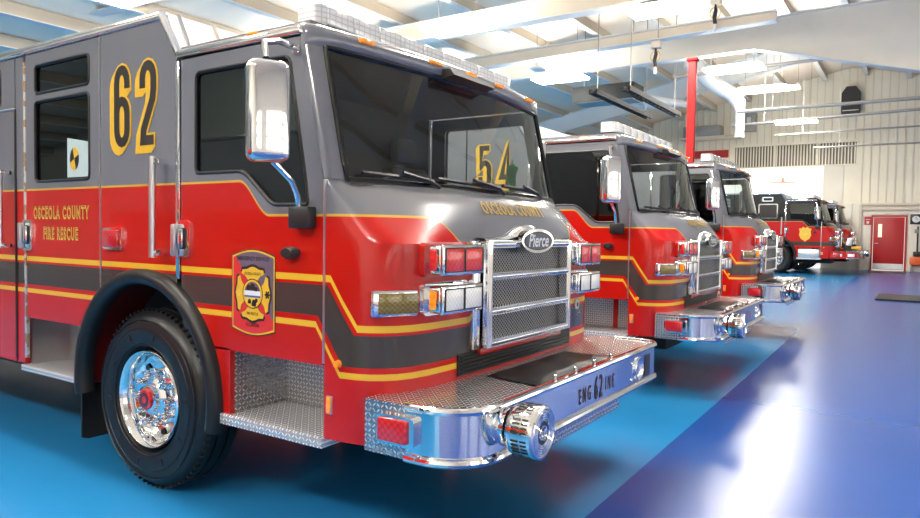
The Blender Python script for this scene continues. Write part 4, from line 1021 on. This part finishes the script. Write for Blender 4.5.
m = MB(); m.box(-.20, -.16, -.13, .13, 0, .30, 'boxgrey'); m.box(.16, .20, -.13, .13, 0, .30, 'boxgrey'); m.build('stand', o)
m = MB(); m.prism(rrect(2.2, 3.5, 29.6, 31.9, .03), 'xy', .205, .212, 'rubber'); tag(m.build('door_mat'), 'black mat on the floor before the red door', 'mat')
m = MB(); m.prism(rrect(3.03, 4.4, 16.5, 18.4, .03), 'xy', fz(16.5)-.0+.010, fz(18.4)+.012, 'rubber'); tag(m.build('floor_mat'), 'dark mat on blue floor at the right edge', 'mat')
# things lying on the far engine's bumper
BZ = .2+.815*1.08
def t4p(x, y): return (-.66+x*1.07, 26.0+y, BZ)
o = empty('hose_coil', t4p(2.25, .55), 'pale coiled hose on the bumper of the black over red engine', 'hose')
m = MB(); m.tube([(.02*math.sin(k*.3)+.0, .28*math.cos(k*.26), .22+.20*math.sin(k*.26)) for k in range(13)], .07, 'white', 8); m.build('hose', o)
M['navy'] = simple('blue_nozzle', (.05, .12, .45), .4)
for nm, xx, yy, mat_, lab, s in (('nozzle', 2.45, .9, 'yellow', 'yellow nozzle on the bumper of the black over red engine', 1), ('nozzle', 2.45, 1.5, 'navy', 'blue nozzle on the bumper of the black over red engine', 1), ('gear_bag', 2.25, 1.22, 'black', 'black bag on the bumper of the black over red engine', 1.6)):
    px = t4p(xx, yy); o = empty(nm, px, lab, nm.replace('_', ' '))
    m = MB()
    if nm == 'nozzle': m.lathe([(0, -.16), (.05, -.16), (.05, -.05), (.075, .0), (.06, .1), (.10, .16), (0, .16)], (0, 0, .12), 'x', mat_, 16); m.tube([(0, 0, .12), (-.02, 0, .02)], .03, 'black', 8)
    else: m.box(-.22, .2, -.2, .2, .015, .26, mat_, .05)
    m.build('body', o)
# paper sign and vest in the cabs
m = MB(); m.box(1.25, 1.255, 9.05, 9.42, 2.03, 2.16, 'white'); 
for k in range(2): m.box(1.255, 1.257, 9.10, 9.37, 2.06+k*.045, 2.08+k*.045, 'green')
tag(m.build('paper_sign'), 'pale paper sign behind the windshield of the third engine', 'sign')
rows = []
for i in range(9):
    f = i/8; rows.append([(1.22+.02*math.sin(j*1.3+i*.7)+.05*j/6, 2.16+.006*j, 1.82+.29*f-.02*abs(j-3)) for j in range(7)])
m = MB(); m.grid(rows, 'green'); tag(m.build('safety_vest', None, 80, recalc=False), 'green safety vest hanging inside the cab of engine 62', 'vest')

# ------------------------------------------------------------------ camera, world
f, roll, pitch, yaw = 691.81, .015282, .038659, .582331
F = Vector((-math.sin(yaw)*math.cos(pitch), math.cos(yaw)*math.cos(pitch), -math.sin(pitch)))
R = Vector((math.cos(yaw), math.sin(yaw), 0)); U = R.cross(F)
R2 = math.cos(roll)*R+math.sin(roll)*U; U2 = -math.sin(roll)*R+math.cos(roll)*U
cam = bpy.data.cameras.new('camera'); co = bpy.data.objects.new('camera', cam); COL.objects.link(co)
mt = Matrix((R2, U2, -F)).transposed().to_4x4(); mt.translation = Vector((3.79374, -2.39304, 1.55867)); co.matrix_world = mt
cam.sensor_width = 36; cam.lens = f*36/920; cam.clip_start = .05; cam.clip_end = 200
scene.camera = co
w = bpy.data.worlds.new('world'); scene.world = w; w.use_nodes = True
bg = w.node_tree.nodes['Background']; bg.inputs[0].default_value = (1.0, .97, .93, 1); bg.inputs[1].default_value = .8
scene.view_settings.view_transform = 'Standard'
scene.view_settings.look = 'None'
scene.view_settings.exposure = 0.13
scene.cycles.use_denoising = True
scene.cycles.max_bounces = 8; scene.cycles.transparent_max_bounces = 16; scene.cycles.sample_clamp_indirect = 6.0
